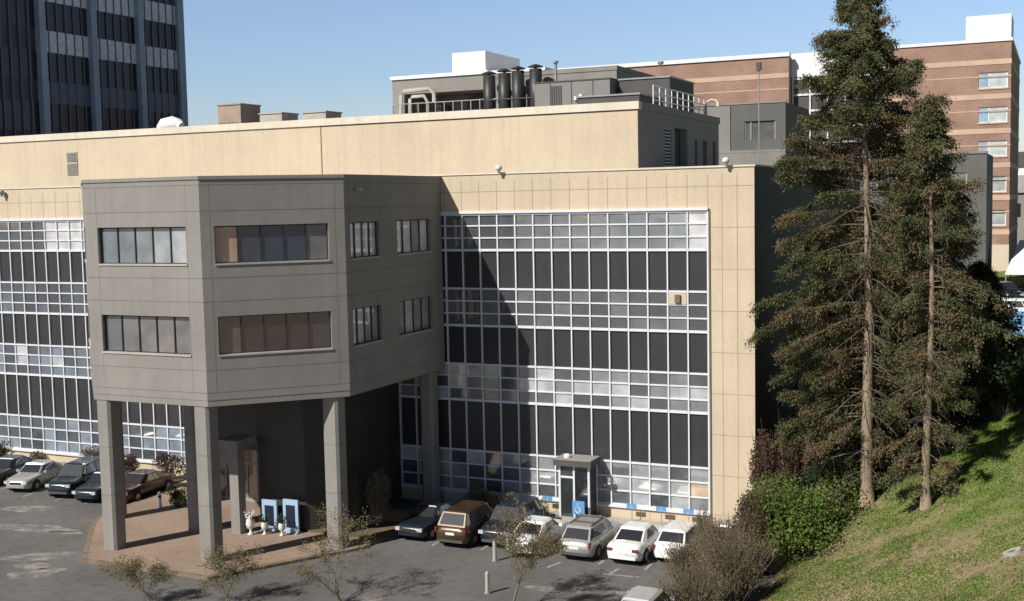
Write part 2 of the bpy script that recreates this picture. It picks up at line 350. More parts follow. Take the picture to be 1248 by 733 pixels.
# car park surfaces
def sheet(name, pts, m, z):
    mb = MB(); mb.poly([(x, y, z) for x, y in pts]); return tag(mb.build(name, m), kind='structure')
def blob(cx, cy, rx, ry, rot, seed, n=22):
    rnd = random.Random(seed); ph = [rnd.uniform(0, 6.3) for _ in range(4)]
    out = []
    for i in range(n):
        a = 2*math.pi*i/n; k = 1+.14*math.sin(2*a+ph[0])+.10*math.sin(3*a+ph[1])+.07*math.sin(5*a+ph[2])
        x, y = rx*k*math.cos(a), ry*k*math.sin(a); out.append((cx+x*math.cos(rot)-y*math.sin(rot), cy+x*math.sin(rot)+y*math.cos(rot)))
    return out
wp = MB()  # mostly sun thrown off windows, painted onto the asphalt as pale patches
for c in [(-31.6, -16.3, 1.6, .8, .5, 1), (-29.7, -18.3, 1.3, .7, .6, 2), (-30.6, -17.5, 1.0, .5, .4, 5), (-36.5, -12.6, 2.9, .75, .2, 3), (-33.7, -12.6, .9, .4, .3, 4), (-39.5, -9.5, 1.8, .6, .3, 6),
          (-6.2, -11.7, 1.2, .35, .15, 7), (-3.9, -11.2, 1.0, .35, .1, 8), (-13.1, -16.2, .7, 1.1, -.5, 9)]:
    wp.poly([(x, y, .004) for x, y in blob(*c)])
m = M['asphalt_glare']; n_ = m.node_tree.nodes; l_ = m.node_tree.links; tc_ = n_.new('ShaderNodeTexCoord'); no_ = n_.new('ShaderNodeTexNoise'); no_.inputs['Scale'].default_value = 1.1; no_.inputs['Detail'].default_value = 5; no_.inputs['Roughness'].default_value = .7
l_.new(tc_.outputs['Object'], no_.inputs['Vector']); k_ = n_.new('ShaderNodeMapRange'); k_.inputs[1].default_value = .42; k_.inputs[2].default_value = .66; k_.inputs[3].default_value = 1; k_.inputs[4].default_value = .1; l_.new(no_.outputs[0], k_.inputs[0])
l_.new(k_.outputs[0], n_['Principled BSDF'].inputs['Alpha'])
tag(wp.build('window_glare_patches', m), kind='structure')
mk = MB()
def line(x0, y0, x1, y1, wd=.12, z=.008):
    d = Vector((x1-x0, y1-y0)).normalized(); nn = Vector((-d.y, d.x))*wd/2
    mk.poly([(x0-nn.x, y0-nn.y, z), (x1-nn.x, y1-nn.y, z), (x1+nn.x, y1+nn.y, z), (x0+nn.x, y0+nn.y, z)])
for x in (-16.9, -14.3, -11.7, -9.1, -5.55, -3.3, -.9): line(x, -7.7, x, -2.9)
line(-4.9, -8.9, -3.2, -8.75, .18); line(-4.6, -8.75, -4.45, -7.9, .16); line(-7.6, -8.9, -7.3, -8.0, .16)
for x in (-47, -44.6, -42.0, -39.4, -37.2): line(x, -7.6, x-1.0, -2.9)
tag(mk.build('parking_lines', mat('faded_line_paint', (.42, .41, .38), .85, .2, 2., c2=(.12, .12, .12))), kind='structure')

plaza = [(-34.6, -2.6), (-34.2, -9.6), (-33.0, -11.4), (-28.9, -16.2), (-21.3, -16.2), (-19.6, -13.4), (-17.2, -9.6), (-16.9, -5.6), (-17.3, -2.6)]
def inset(pts, d):
    out = []; k = len(pts)
    for i in range(k):
        p0, p1, p2 = Vector(pts[i-1]), Vector(pts[i]), Vector(pts[(i+1) % k]); a = (p1-p0).normalized(); b = (p2-p1).normalized()
        na, nb = Vector((-a.y, a.x)), Vector((-b.y, b.x)); m_ = (na+nb).normalized(); out.append(tuple(p1+m_*d/max(.4, m_.dot(na))))
    return out
kb = MB(); kb.prism(plaza, -.05, .14); tag(kb.build('kerb', M['kerb']), kind='structure')
pv = MB(); pv.prism(inset(plaza, .28), .10, .15); tag(pv.build('plaza_paving', M['paving']), kind='structure')
# pavement and planting strip along the façade
k2 = MB(); k2.box(-62, -34.7, -2.6, -.05, -.05, .13); k2.box(-16.8, .6, -2.5, -.05, -.05, .13); tag(k2.build('pavement', M['concrete']), kind='structure')
s2 = MB(); s2.box(-61.5, -35.2, -2.35, -.75, .1, .22); s2.box(-16.6, -10.6, -2.35, -.75, .1, .2); tag(s2.build('planting_bed', M['soil']), kind='structure')
s3 = MB(); s3.box(-23.0, -17.2, -8.3, -5.2, .12, .24); tag(s3.build('planting_bed', M['soil']), kind='structure')

# ------------------------------------------------------------------ main tan building
main = empty('clinic_building', (-30, 0, 0), 'long tan panelled building with white gridded curtain wall windows behind the parked cars', 'building')
PX = 1.063; XR = -2.347; ZT = 18.4
LB = -62.0
ncol_r = 17; xr_end = XR-PX*ncol_r            # right curtain wall
xl1 = -35.2; k0 = round((xl1-XR)/-PX); xl1 = XR-PX*k0; ncol_l = 24; xl0 = xl1-PX*ncol_l
ZB, ZW = .80, 16.27
wl = MB()
wl.wall((LB, 0), (1, 0), -LB, 0, ZT, [(xl0-LB, xl1-LB, ZB, ZW), (xr_end-LB, XR-LB, ZB, ZW)], .14)
wl.wall((0, 34), (-1, 0), -LB, 0, ZT); wl.wall((LB, 34), (0, -1), 34, 0, ZT)
x = XR
xs = [XR-PX*i for i in range(-2+0, 57)]
for i in range(0, 57):
    x = XR-PX*i
    if x < LB: break
    wl.strip((0, 0), (1, 0), x-.017, x+.017, ZW, ZT-.35, 1)
for x in (-1.62, -.86): wl.strip((0, 0), (1, 0), x-.017, x+.017, .75, ZT-.35, 1)
z = 17.45; wl.strip((0, 0), (1, 0), LB, 0, z-.016, z+.016, 1, .003)
for z in (15.4, 13.3, 11.2, 9.1, 7.0, 4.9, 2.8, .75): wl.strip((0, 0), (1, 0), XR+.12, 0, z-.016, z+.016, 1, .003)
for i in (0, 3, 6, 9, 12): wl.strip((0, 0), (1, 0), XR-PX*i-.01, XR-PX*i+.01, .13, ZB, 1)
part(wl, 'wall', [M['tan'], M['tan_joint']], main)
sw = MB(); sw.wall((0, 0), (0, 1), 34, 0, ZT); part(sw, 'dark_side_wall', mat('shade_brown_wall', (.045, .036, .030), .7, .15, .4, streak=.2), main)  # dark brown holds the trees' shade as well as the wall's own darkness
dj = MB(); dj.box(XR+.03, XR+.12, -.05, .0, 0, ZW+.05); part(dj, 'downpipe', M['dark_joint'], main)
cp = MB(); cp.box(LB-.06, .06, -.06, .35, ZT-.02, ZT+.07); cp.box(-.3, .06, .35, 34, ZT-.02, ZT+.07); part(cp, 'parapet_cap', M['cream'], main)
rf = MB(); rf.box(LB+.05, -.05, .05, 33.95, ZT-.6, ZT-.45); part(rf, 'roof', M['roof'], main)

bands = [(.80, 3.12), (5.96, 7.97), (10.12, 12.16), (14.28, 16.27)]
spans = [(3.12, 5.96), (7.97, 10.12), (12.16, 14.28)]
def tone(rnd, row, x, right):
    """pane colour: dark rooms, some blinds and ceilings, with reflections and glare painted in"""
    k = mnoise.noise((x*.35, row*3.1, 7)); t = rnd.random()
    if row == 3:
        if right: v = .05+.13*max(0, min(1, (x+15)/6)) + (.32 if x > -3.3 else .0) + (.10 if x > -4.4 else 0)
        else: v = .60 if x > -47.3 else .06
        return (v*.88, v*.97, v*1.05) if v < .5 else (v, v, v*1.02)
    if row == 2: v = .035+.07*(t < .3)+.10*max(0, k)
    elif row == 1: v = .06+.14*(t < .3)+.42*(t > .88)+.25*max(0, k)
    else: v = .07+.2*(t < .4)+.5*(t > .94)+.15*max(0, k)
    return (v*.97, v, v*1.03) if (right or v > .4) else (v*.8, v*.95, v*1.15)
def curtain(x0, n, right, vis):
    fr = MB(); y = .03
    for i in range(n+1):
        xx = x0+PX*i; d = .036 if 0 < i < n else .055
        fr.box(xx-d, xx+d, -.035, .13, ZB, ZW-.002)
    for (a, b) in bands:
        h = (b-a)/3
        for k, zz in enumerate([a, a+h, a+2*h, b]):
            t = .036 if k in (1, 2) else (.05 if k == 3 else .065)
            if b > 16 and k == 3: t = .10
            if a < 1 and k == 0: t = .09
            yy = -.015 if t < .06 else -.028
            for i in range(n): fr.box(x0+PX*i+(.05 if i else .07), x0+PX*(i+1)-(.05 if i < n-1 else .07), yy, .12, max(ZB, zz-t), min(ZW-.003, zz+t))
    cw = part(fr, 'curtain_wall', M['white_metal'], main)
    rnd = random.Random(5 if right else 9)
    rest = MB()
    for i in range(n):
        xx = x0+PX*i; xc = xx+PX/2
        for row, (a, b) in enumerate(bands):
            h = (b-a)/3; mb = MB(); tgt = mb if vis(i, row) else rest
            for k in range(3):
                jx, jz = rnd.uniform(-.004, .004), rnd.uniform(-.004, .004)
                tn = tone(rnd, row, xc, right)
                if right and row == 1 and i in (1, 3) and k > 0: tn = (.55, .53, .47)  # pale panes: sky reflections painted into the pane colour
                if right and row == 1 and i == 4 and k == 2: tn = (.5, .49, .44)
                if right and row == 0 and i in (1, 2) and k > 0: tn = (.45, .44, .40)
                if right and row == 0 and i == 4 and k == 2: tn = (.5, .5, .45)
                if right and row == 2 and i == n-2 and k == 2: tn = (.55, .45, .32)
                if right and row == 1 and (i, k) in ((8, 1), (9, 0), (11, 1), (12, 1), (13, 0), (15, 1), (16, 1)): tn = (.46, .47, .48)  # bright glare along the band, painted in pane by pane
                if right and row == 0 and (i, k) in ((13, 1), (15, 0), (15, 1), (13, 0)): tn = (.42, .43, .44)
                if right and row == 0 and i == n-1 and k == 1: tn = (.5, .36, .22)
                tgt.poly([(xx+.05, .05+jx, a+h*k+.03), (xx+PX-.05, .05-jx, a+h*k+.03), (xx+PX-.05, .05-jx+jz, a+h*(k+1)-.03), (xx+.05, .05+jx+jz, a+h*(k+1)-.03)], tone=tn)
            if tgt is mb: part(mb, 'window', M['glass'], cw)
    if rest.f: o = part(rest, 'window', M['glass'], cw); o['kind'] = 'stuff'
    for row, (a, b) in enumerate(spans):
        sp = MB()
        for i in range(n): sp.poly([(x0+PX*i, .07, a), (x0+PX*i+PX, .07, a), (x0+PX*i+PX, .07, b), (x0+PX*i, .07, b)])
        part(sp, 'spandrel_panel', M['spandrel'], cw)
    return cw
cwr = curtain(xr_end, ncol_r, True, lambda i, r: i > 2 or (r < 2))
cwl = curtain(xl0, ncol_l, False, lambda i, r: 8 <= i < 16 or (i >= 16 and r == 0))
# vent unit in the panel grid
vb = MB(); vb.box(XR-2*PX+.06, XR-PX-.06, -.05, .04, 11.52, 12.1); part(vb, 'vent_panel', M['tan'], main)
vb = MB(); vb.box(XR-1.62*PX, XR-1.35*PX, -.16, -.05, 11.6, 12.0); part(vb, 'vent_hood', M['dark_joint'], main)
for a_, b_ in ((xr_end-.05, XR+.03), (xl0-.05, xl1+.05)):
    sb = MB(); sb.box(a_, b_, -.14, .1, ZB-.1, ZB-.003); part(sb, 'window_sill', M['white_metal'], main)
for (a, b) in ((xr_end-.03, XR+.02), (xl0, xl1)):
    t = MB(); t.box(a, b, -.12, .0, ZW+.001, ZW+.13); part(t, 'window_head', M['white_metal'], main)

# set-back upper storey
PY, PXR, PZ0, PZ1, PYE = 5.0, -7.66, ZT-.45, 21.85, 22.2
up = MB(); LP = -61
holes = [(-6.15+LP*0+0, 0, 0, 0)]
up.wall((LP, PY), (1, 0), PXR-LP, PZ0, PZ1)
sideh = [(4.9, 6.2, PZ0+.5, 21.0), (6.9, 9.6, PZ0+.5, 21.15), (11.3, 11.9, 18.9, 20.6), (13.2, 14.2, 18.9, 20.6), (15.6, 16.4, 18.6, 20.6)]
for i, z in ((0, 0),): pass
xv = -28.5; up.strip((0, PY), (1, 0), xv-.04, xv+.04, PZ0, PZ1, 1)
up.strip((0, PY), (1, 0), xv, PXR, PZ1-.07, PZ1, 1); up.strip((0, PY), (1, 0), LP, xv, PZ1-.03, PZ1, 2)
for k in range(13): xx = PXR-4.2*k-4; up.strip((0, PY), (1, 0), xx-.008, xx+.008, PZ0, PZ1-.1, 3)
up_o = part(up, 'upper_storey', [M['tan'], M['dark_joint'], M['tan_joint'], mat('tan_seam', (.52, .42, .29), .9, .05)], main)
us = MB(); us.wall((PXR, PY), (0, 1), PYE-PY, PZ0, PZ1, [(a, b, c, d) for a, b, c, d in sideh], .5); us.wall((PXR, PYE), (-1, 0), PXR-LP, PZ0, PZ1); us.wall((LP, PYE), (0, -1), PYE-PY, PZ0, PZ1)
part(us, 'side_wall', M['grey'], up_o)
for a, b, c, d in sideh:
    bk = MB(); bk.poly([(PXR-.45, PY+a, c), (PXR-.45, PY+b, c), (PXR-.45, PY+b, d), (PXR-.45, PY+a, d)], tone=(.03, .03, .03))
    part(bk, 'side_opening', M['glass_dark'], up_o)
lv = MB()
for k in range(14): lv.box(PXR-.12, PXR-.02, PY+4.95, PY+6.15, PZ0+.6+k*.2, PZ0+.7+k*.2)
part(lv, 'louvre', M['grey_metal'], up_o)
cpx = MB(); cpx.box(LP-.1, PXR+.10, PY-.10, PY+.4, PZ1, 22.28); cpx.box(PXR-.3, PXR+.10, PY+.4, PYE, PZ1, 22.28, 1); part(cpx, 'parapet_cap', [M['cream'], M['grey']], up_o)
rr = MB(); rr.box(LP, PXR-.35, PY+.45, PYE-.05, PZ1, 22.0); part(rr, 'roof', M['roof'], up_o)
lw = MB(); x0 = -49.7
lw.box(x0, x0+.95, PY-.06, PY-.002, 19.35, 20.95); part(lw, 'wall_grille', M['concrete'], up_o)
g2 = MB()
for k in range(14):
    if k != 7: g2.box(x0+.06, x0+.89, PY-.10, PY-.062, 19.42+k*.108, 19.47+k*.108)
part(g2, 'grille_slats', mat('slat_grey', (.22, .2, .17), .8, .1), up_o)

# ------------------------------------------------------------------ raised grey polygonal wing
OC = [(-33.9, -.06), (-33.9, -9.86), (-29.17, -14.59), (-22.2, -14.59), (-17.42, -9.86), (-17.42, -.06)]
oct_ = empty('entrance_wing', (-25.6, -7, 0), 'grey concrete polygonal wing raised on square columns in front of the tan building', 'building')
Z0, Z1 = 7.95, 18.2
ow = MB(); faces = []
for i in range(5):
    a, b = Vector(OC[i]), Vector(OC[i+1]); u = (b-a).normalized(); W = (b-a).length
    if i == 2: hs = [(.78, W-.85)]
    elif i in (1, 3): hs = [(.62, W-.80)] if i == 3 else [(.8, W-.62)]
    elif i == 4: hs = [(.45, 3.15), (4.9, 8.5)]
    else: hs = [(1.3, 4.9), (6.7, 9.3)]
    holes = [(p, q, z0, z1) for p, q in hs for z0, z1 in ((10.05, 11.85), (14.3, 16.05))]
    ow.wall(a, u, W, Z0, Z1, holes, .28); faces.append((a, u, W, hs))
    for zz in (17.95, 16.75, 13.65, 12.55, 9.35, 8.3):
        ow.strip(a, u, 0, W, zz-.016, zz+.016, 1, .003)
    for p in ([.45, W-.45] if i != 2 else [.75, W-.8]): ow.strip(a, u, p-.014, p+.014, 8.3, 17.95, 1, .002)
part(ow, 'wall', [M['grey'], M['grey_joint']], oct_)
def octring(off, z0, z1, m, name, full=True):
    pts = inset(OC[::1], -off); mb = MB(); mb.prism(pts, z0, z1); return part(mb, name, m, oct_)
octring(.05, Z1, Z1+.16, M['grey'], 'parapet_cap'); 
sf = octring(-.02, 7.66, Z0, M['grey'], 'soffit_beam')
octring(-.5, Z1-.8, Z1-.7, M['roof'], 'roof') if False else None
rnd = random.Random(3)
for i, (a, u, W, hs) in enumerate(faces):
    nrm = Vector((u.y, -u.x)); 
    for p, q in hs:
        for fl, (z0, z1) in enumerate(((10.05, 11.85), (14.3, 16.05))):
            n = 5 if q-p > 4 else 4
            fr = MB(); gl = MB(); st = (q-p)/n; O = a-nrm*.24
            tfr = .05
            P2 = lambda s_, d=0: O+u*s_+nrm*d
            for k in range(n+1):
                s0 = min(max(p+st*k-tfr/2, p+.001), q-tfr-.001); c = P2(s0); fr.obox(c, u, tfr, nrm, .08, z0+.001, z1-.001)
            for zz in (z0+.001, z1-.061):
                c = P2(p+tfr); fr.obox(c, u, q-p-2*tfr, nrm, .06, zz, zz+.06)
            for k in range(n):
                s0, s1 = p+st*k, p+st*(k+1); c0, c1 = P2(s0, .02), P2(s1, .02)
                if i == 3: v = [(.46, .29, .19), (.04, .045, .06), (.02, .03, .05), (.03, .035, .06), (.14, .13, .13)][k] if fl else [(.08, .065, .055), (.01, .012, .02), (.005, .008, .015), (.01, .012, .022), (.03, .03, .04)][k]
                elif i == 2: v = [(.13, .16, .18), (.15, .18, .20), (.19, .21, .22), (.30, .33, .34), (.36, .37, .38)][k] if fl else [(.10, .10, .10), (.13, .125, .12), (.16, .145, .13), (.18, .16, .14), (.14, .13, .125)][k]
                elif i == 4: v = [(.35, .37, .4), (.75, .75, .75), (.32, .33, .36), (.7, .7, .7)][k % 4] if fl else [(.3, .3, .3), (.5, .5, .48), (.25, .25, .25), (.28, .27, .26)][k % 4]
                else: v = (.08, .09, .1)
                gl.poly([(c0.x, c0.y, z0+.03), (c1.x, c1.y, z0+.03), (c1.x, c1.y, z1-.03), (c0.x, c0.y, z1-.03)], tone=v)
            f_ = part(fr, 'window', M['bronze'], oct_); part(gl, 'glazing', M['glass_dark'] if i == 3 else M['glass'], f_)
            si = MB(); c = a+u*(p-.03)-nrm*.2; si.obox(c, u, q-p+.06, nrm, .25, z0-.07, z0+.012); part(si, 'sill', M['concrete'], f_)
# columns
def column(x, y, wd, zt, ch=.12):
    mb = MB(); h = wd/2
    p = [(x-h+ch, y-h), (x+h-ch, y-h), (x+h, y-h+ch), (x+h, y+h-ch), (x+h-ch, y+h), (x-h+ch, y+h), (x-h, y+h-ch), (x-h, y-h+ch)]
    zz = .15
    mb.prism(p, zz, zt)
    q = lambda e: [(x+(a-x)*e, y+(b-y)*e) for a, b in p]
    for k in (2.9, 5.3): mb.prism(q(1.006), k, k+.03, 1)
    mb.prism(q(1.05), zz-.02, zz+.1)
    part(mb, 'column', [M['grey'], M['grey_joint']], oct_)
for x, y, wd in [(-28.72, -14.1, .86), (-22.72, -14.1, .86), (-18.35, -9.9, .86), (-18.1, -.75, .8), (-32.75, -9.6, .8), (-27.0, -10.0, .72), (-33.2, -.75, .8)]: column(x, y, wd, 7.658)
# flood light under the soffit edge and camera
sc = MB(); sc.box(-17.38, -17.1, -8.9, -8.6, 17.55, 17.7); part(sc, 'flood_light', M['concrete'], oct_)

# lobby below
lob = empty('entrance_lobby', (-25, -5, .15), 'dark stone entrance lobby under the raised grey wing with glass doors on its left', 'building')
lw_ = MB(); Lx0, Lx1, Ly = -24.2, -20.4, -8.3
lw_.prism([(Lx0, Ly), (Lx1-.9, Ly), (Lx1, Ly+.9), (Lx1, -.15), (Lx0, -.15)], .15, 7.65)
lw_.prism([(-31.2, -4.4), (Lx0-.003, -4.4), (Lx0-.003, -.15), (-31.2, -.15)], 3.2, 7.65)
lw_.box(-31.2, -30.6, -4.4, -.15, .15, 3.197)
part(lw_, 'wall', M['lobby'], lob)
for k, x in enumerate((-30.4, -28.9, -27.4, -25.9)):
    fr = MB(); fr.box(x, x+.07, -4.1, -4.0, .15, 3.19); fr.box(x+1.35, x+1.42, -4.1, -4.0, .15, 3.19); fr.box(x+.07, x+1.35, -4.1, -4.0, 2.3, 2.38); fr.box(x+.07, x+1.35, -4.1, -4.0, .15, .3); fr.box(x+.67, x+.74, -4.1, -4.0, .3, 2.3)
    f_ = part(fr, 'door', M['grey_metal'], lob)
    gl = MB(); gl.poly([(x+.07, -4.05, .3), (x+1.35, -4.05, .3), (x+1.35, -4.05, 3.15), (x+.07, -4.05, 3.15)], tone=(.10+.1*(k % 2), .07+.07*(k % 2), .05)); part(gl, 'glazing', M['glass_dark'], f_)
pp = MB(); pp.box(-24.85, -24.3, -9.9, -9.35, .15, 4.6); pp.box(-25.6, -24.25, -9.95, -9.3, 4.6, 5.0); pp.box(-25.6, -24.3, -9.35, -8.2, 4.6, 5.0); part(pp, 'portal_post', M['grey'], lob)

# two poster boards and white urns
for k, (x, y, nm) in enumerate(((-23.25, -8.75, 'pale blue framed dark poster board nearer the glass doors, behind white urns'), (-21.95, -8.72, 'pale blue framed dark poster board nearer the bare shrubs, behind a white urn'))):
    t = empty('poster_board', (x, y, .15), nm, 'poster board', 'poster boards by the lobby wall')
    h = 1.62+.12*k; mb = MB(); mb.box(-.46, .46, -.06, .06, 0, h); mb.build('frame', M['sign_frame'], t)
    mb = MB(); mb.box(-.28, .28, -.075, -.062, .28, h-.28); mb.build('panel', M['navy'], t)
    mb = MB(); mb.box(-.46, -.36, -.25, .25, -.0, .06); mb.box(.36, .46, -.25, .25, 0, .06); mb.build('foot', M['sign_frame'], t)
prof = [(.16, 0), (.17, .05), (.08, .12), (.07, .3), (.2, .42), (.25, .62), (.2, .74), (.23, .8)]
for k, (x, y, lb) in enumerate(((-23.75, -9.75, 'white stone urn nearest the lobby doors with a dry white plant'), (-23.1, -9.45, 'white stone urn in front of the left poster board'), (-22.1, -9.35, 'white stone urn in front of the right poster board'))):
    t = empty('urn', (x, y, .15), lb, 'urn', 'white urns by the lobby'); mb = MB(); s_ = .98 if k == 0 else .78
    mb.lathe((0, 0, 0), [(r*s_, z*s_) for r, z in prof]); mb.build('bowl', M['urn'], t, smooth=True)
    mb = MB(); rnd = random.Random(k)
    for j in range(26):
        a, tl = rnd.uniform(0, 6.28), rnd.uniform(.1, .5); e = Vector((math.cos(a)*tl*.6, math.sin(a)*tl*.6, .75*s_+rnd.uniform(.1, .5)))
        mb.tube([(0, 0, .7*s_), e*.6+Vector((0, 0, .32)), e], [.012, .01, .05], 4)
    mb.build('plant', M['urn'] if k == 0 else M['leaf_deep'], t)

# side-door vestibule with canopy
vt = empty('door_vestibule', (-8.9, -1, .13), 'small glazed door vestibule with flat canopy against the white window grid', 'vestibule')
mb = MB(); mb.box(-9.95, -9.82, -1.75, -1.63, .13, 3.2); mb.box(-8.0, -7.87, -1.75, -1.63, .13, 3.2); mb.box(-8.0, -7.87, -.25, -.13, .13, 3.2); mb.box(-9.82, -8.0, -1.75, -1.62, 3.0, 3.2); mb.box(-8.98, -8.86, -1.75, -1.62, .13, 3.0); mb.box(-9.82, -8.98, -1.75, -1.62, .13, .3); mb.box(-9.82, -8.98, -1.74, -1.63, 2.35, 2.45)
part(mb, 'frame', M['white_metal'], vt)
mb = MB(); mb.poly([(-9.82, -1.68, .3), (-8.98, -1.68, .3), (-8.98, -1.68, 3), (-9.82, -1.68, 3)], tone=(.015, .02, .015)); mb.poly([(-8.86, -1.7, .13), (-8.0, -1.7, .13), (-8.0, -1.7, 3), (-8.86, -1.7, 3)], tone=(.0, .0, .0))
mb.poly([(-7.93, -1.6, .15), (-7.93, -.14, .15), (-7.93, -.14, 3), (-7.93, -1.6, 3)], tone=(.02, .02, .02)); part(mb, 'glazing', M['glass_dark'], vt)
mb = MB(); mb.box(-10.15, -7.7, -2.1, -.13, 3.2, 3.38); part(mb, 'canopy', M['roof'], vt)
mb = MB(); mb.box(-10.15, -7.7, -2.16, -2.1, 3.05, 3.36); mb.box(-7.7, -7.64, -2.16, -.14, 3.05, 3.36); part(mb, 'fascia', M['grey_dark'], vt)
mb = MB(); mb.lathe((-9.5, -1.3, 3.38), [(.22, 0), (.22, .12), (.1, .2)]); part(mb, 'roof_vent', M['white_metal'], vt)
mb = MB(); mb.box(-10.1, -7.6, -2.5, -.13, .13, .3); part(mb, 'step', M['concrete'], vt)

vt.scale = (.84, .74, 1); vt.location.x -= .35; vt.location.y += .22
def sign_board(x, y, z0, h, wd, hh, label, post=True, rz=0, name='parking_sign', marks=True):
    t = empty(name, (x, y, z0), label, 'sign', 'small blue parking signs along the wall' if name == 'parking_sign' else None, rz)
    if post: mb = MB(); mb.tube([(0, 0, 0), (0, 0, h)], .022, 6); mb.build('post', M['grey_metal'], t)
    mb = MB(); mb.box(-wd/2, wd/2, -.045, -.025, h-hh, h); b = mb.build('board', M['sign_blue'], t)
    if marks:
        mb = MB(); s_ = min(wd, hh)
        mb.tube([(-.05*s_, -.05, h-.22*hh), (-.02*s_, -.05, h-.5*hh), (.14*s_, -.05, h-.52*hh), (.2*s_, -.05, h-.75*hh)], .035*s_, 5)
        mb.tube([(-.06*s_+.2*s_*math.cos(a), -.05, h-.66*hh+.2*s_*math.sin(a)) for a in [2.4+.4*i for i in range(11)]], .03*s_, 5); mb.lathe((-.05*s_, -.05, h-.2*hh), [(.05*s_, 0), (.05*s_, .02)], 8)
        mb.build('symbol', M['white'], b)
    return t
for x, lb in ((-11.1, 'blue parking sign on a post left of the glazed door vestibule'), (-6.35, 'blue parking sign on a post behind the silver wagon'), (-4.75, 'blue parking sign on a post behind the white sedan'), (-3.3, 'blue parking sign on a post behind the small white hatchback'), (-.55, 'blue parking sign nearest the tan building corner, beside the brown shrub')):
    sign_board(x, -.55, .13, .95, .55, .24, lb)
sv = sign_board(-8.85, -1.75, .3, 1.0, .68, .72, 'square blue sign with white markings standing by the vestibule door', True, 0, 'door_sign')

# ------------------------------------------------------------------ things on the parapets and roofs
def floodlight(x, lb, y=-.25, z=ZT+.07):
    t = empty('parapet_light', (x, y, z), lb, 'light fixture', 'round light fixtures on the parapet')
    mb = MB(); mb.lathe((0, 0, 0), [(.09, -.05), (.09, .1)], 8); mb.build('bracket', M['grey_metal'], t)
    mb = MB(); mb.lathe((0, 0, .08), [(.07, 0), (.15, .05), (.19, .14), (.17, .23), (.10, .29), (.02, .31)], 12); mb.build('dome', M['urn'] if 'grey' not in lb else M['grey_metal'], t, smooth=True)
floodlight(-50.4, 'round grey light fixture on the tan wall at the left picture edge', z=17.95); floodlight(-38.4, 'round grey light fixture on the parapet above the left end of the grey wing', z=ZT+.07)
floodlight(-13.75, 'round white light fixture on the parapet above the large window grid'); floodlight(-1.35, 'round white light fixture on the parapet near the right corner of the tan building')

def boxthing(name, x0, x1, y0, y1, z0, z1, m, label, cat, capm=None, louv=None, group=None):
    t = empty(name, ((x0+x1)/2, (y0+y1)/2, z0), label, cat, group)
    mb = MB(); mb.box(x0, x1, y0, y1, z0, z1); part(mb, 'casing', m, t)
    mb = MB(); mb.box(x0-.08, x1+.08, y0-.08, y1+.08, z1, z1+.1); part(mb, 'lid', capm or m, t)
    if louv:
        mb = MB(); n = int((x1-x0)/.28)
        for k in range(n): a = x0+.12+k*(x1-x0-.2)/n; mb.box(a, a+.1, y0-.03, y0-.002, z0+.05, z0+(z1-z0)*.55)
        part(mb, 'louvre', louv, t)
    return t
boxthing('cooling_unit', -48.3, -46.05, 20, 22.6, 22.0, 25.05, M['red_panel'], 'tall brick coloured rooftop unit with dark side and vertical louvres', 'roof unit', M['grey_metal'], M['dark_joint'])
boxthing('roof_vent', -44.2, -42.1, 20, 22.2, 22.0, 24.15, M['concrete'], 'low pale roof vent box right beside the brick coloured unit', 'roof vent', None, None, 'low roof vents')
boxthing('roof_vent', -40.1, -38.0, 20, 22.2, 22.0, 24.05, M['concrete'], 'low pale roof vent box standing alone left of the grey plant room', 'roof vent', None, None, 'low roof vents')
t = empty('roof_ventilator', (-53.2, 20, 22), 'small white hooded ventilator in front of the dark tower', 'ventilator')
mb = MB(); mb.lathe((0, 0, 0), [(.45, 0), (.45, 1.2)], 12); mb.build('shaft', M['grey_metal'], t, smooth=True)
mb = MB(); mb.tube([(-1.1, -.1, 1.5), (-.6, -.1, 1.75), (.2, 0, 1.85), (.9, 0, 1.7), (1.1, 0, 1.6)], [.3, .55, .6, .5, .3], 12); mb.build('hood', M['white'], t, smooth=True)

# grey roof plant room
pr_ = empty('roof_plant_room', (-22, 24, 22), 'long grey rooftop plant room with white edge and open pipe bay at left', 'plant room')
RX0, RX1, RY0, RY1 = -32.0, -14.2, 20.0, 34.5
mb = MB(); mb.box(RX0, RX0+1.0, RY0, RY1, 22, 26.1); mb.box(RX0+1, -24.0, RY0+3.0, RY1-.002, 22, 25.0); mb.box(-24.0, RX1, RY0, RY1-.004, 22, 25.75)
mb.box(RX0+1, -24, RY0+.003, RY1-.006, 25.003, 26.1); part(mb, 'wall', M['grey'], pr_)
mb = MB(); mb.box(RX0-.12, -24.0, RY0-.12, RY1, 26.1, 26.35); mb.box(-24.0, -19.5, RY0-.1, RY1, 26.05, 26.28); part(mb, 'roof_edge', M['white'], pr_)
mb = MB(); mb.box(-24, RX1+.05, RY0-.05, RY1+.05, 25.75, 26.05); part(mb, 'parapet', M['grey'], pr_)
mb = MB(); mb.box(-27.1, -24.4, 20.4, 26.5, 26.35, 27.8); part(mb, 'stair_head', M['white'], pr_)
mb = MB(); mb.box(-26.9, -25.2, RY0+2.3, RY0+2.99, 22, 24.7); mb.box(-29.7, -28.6, RY0+2.4, RY0+2.99, 22, 24.2); part(mb, 'dark_unit', M['grey_dark'], pr_)
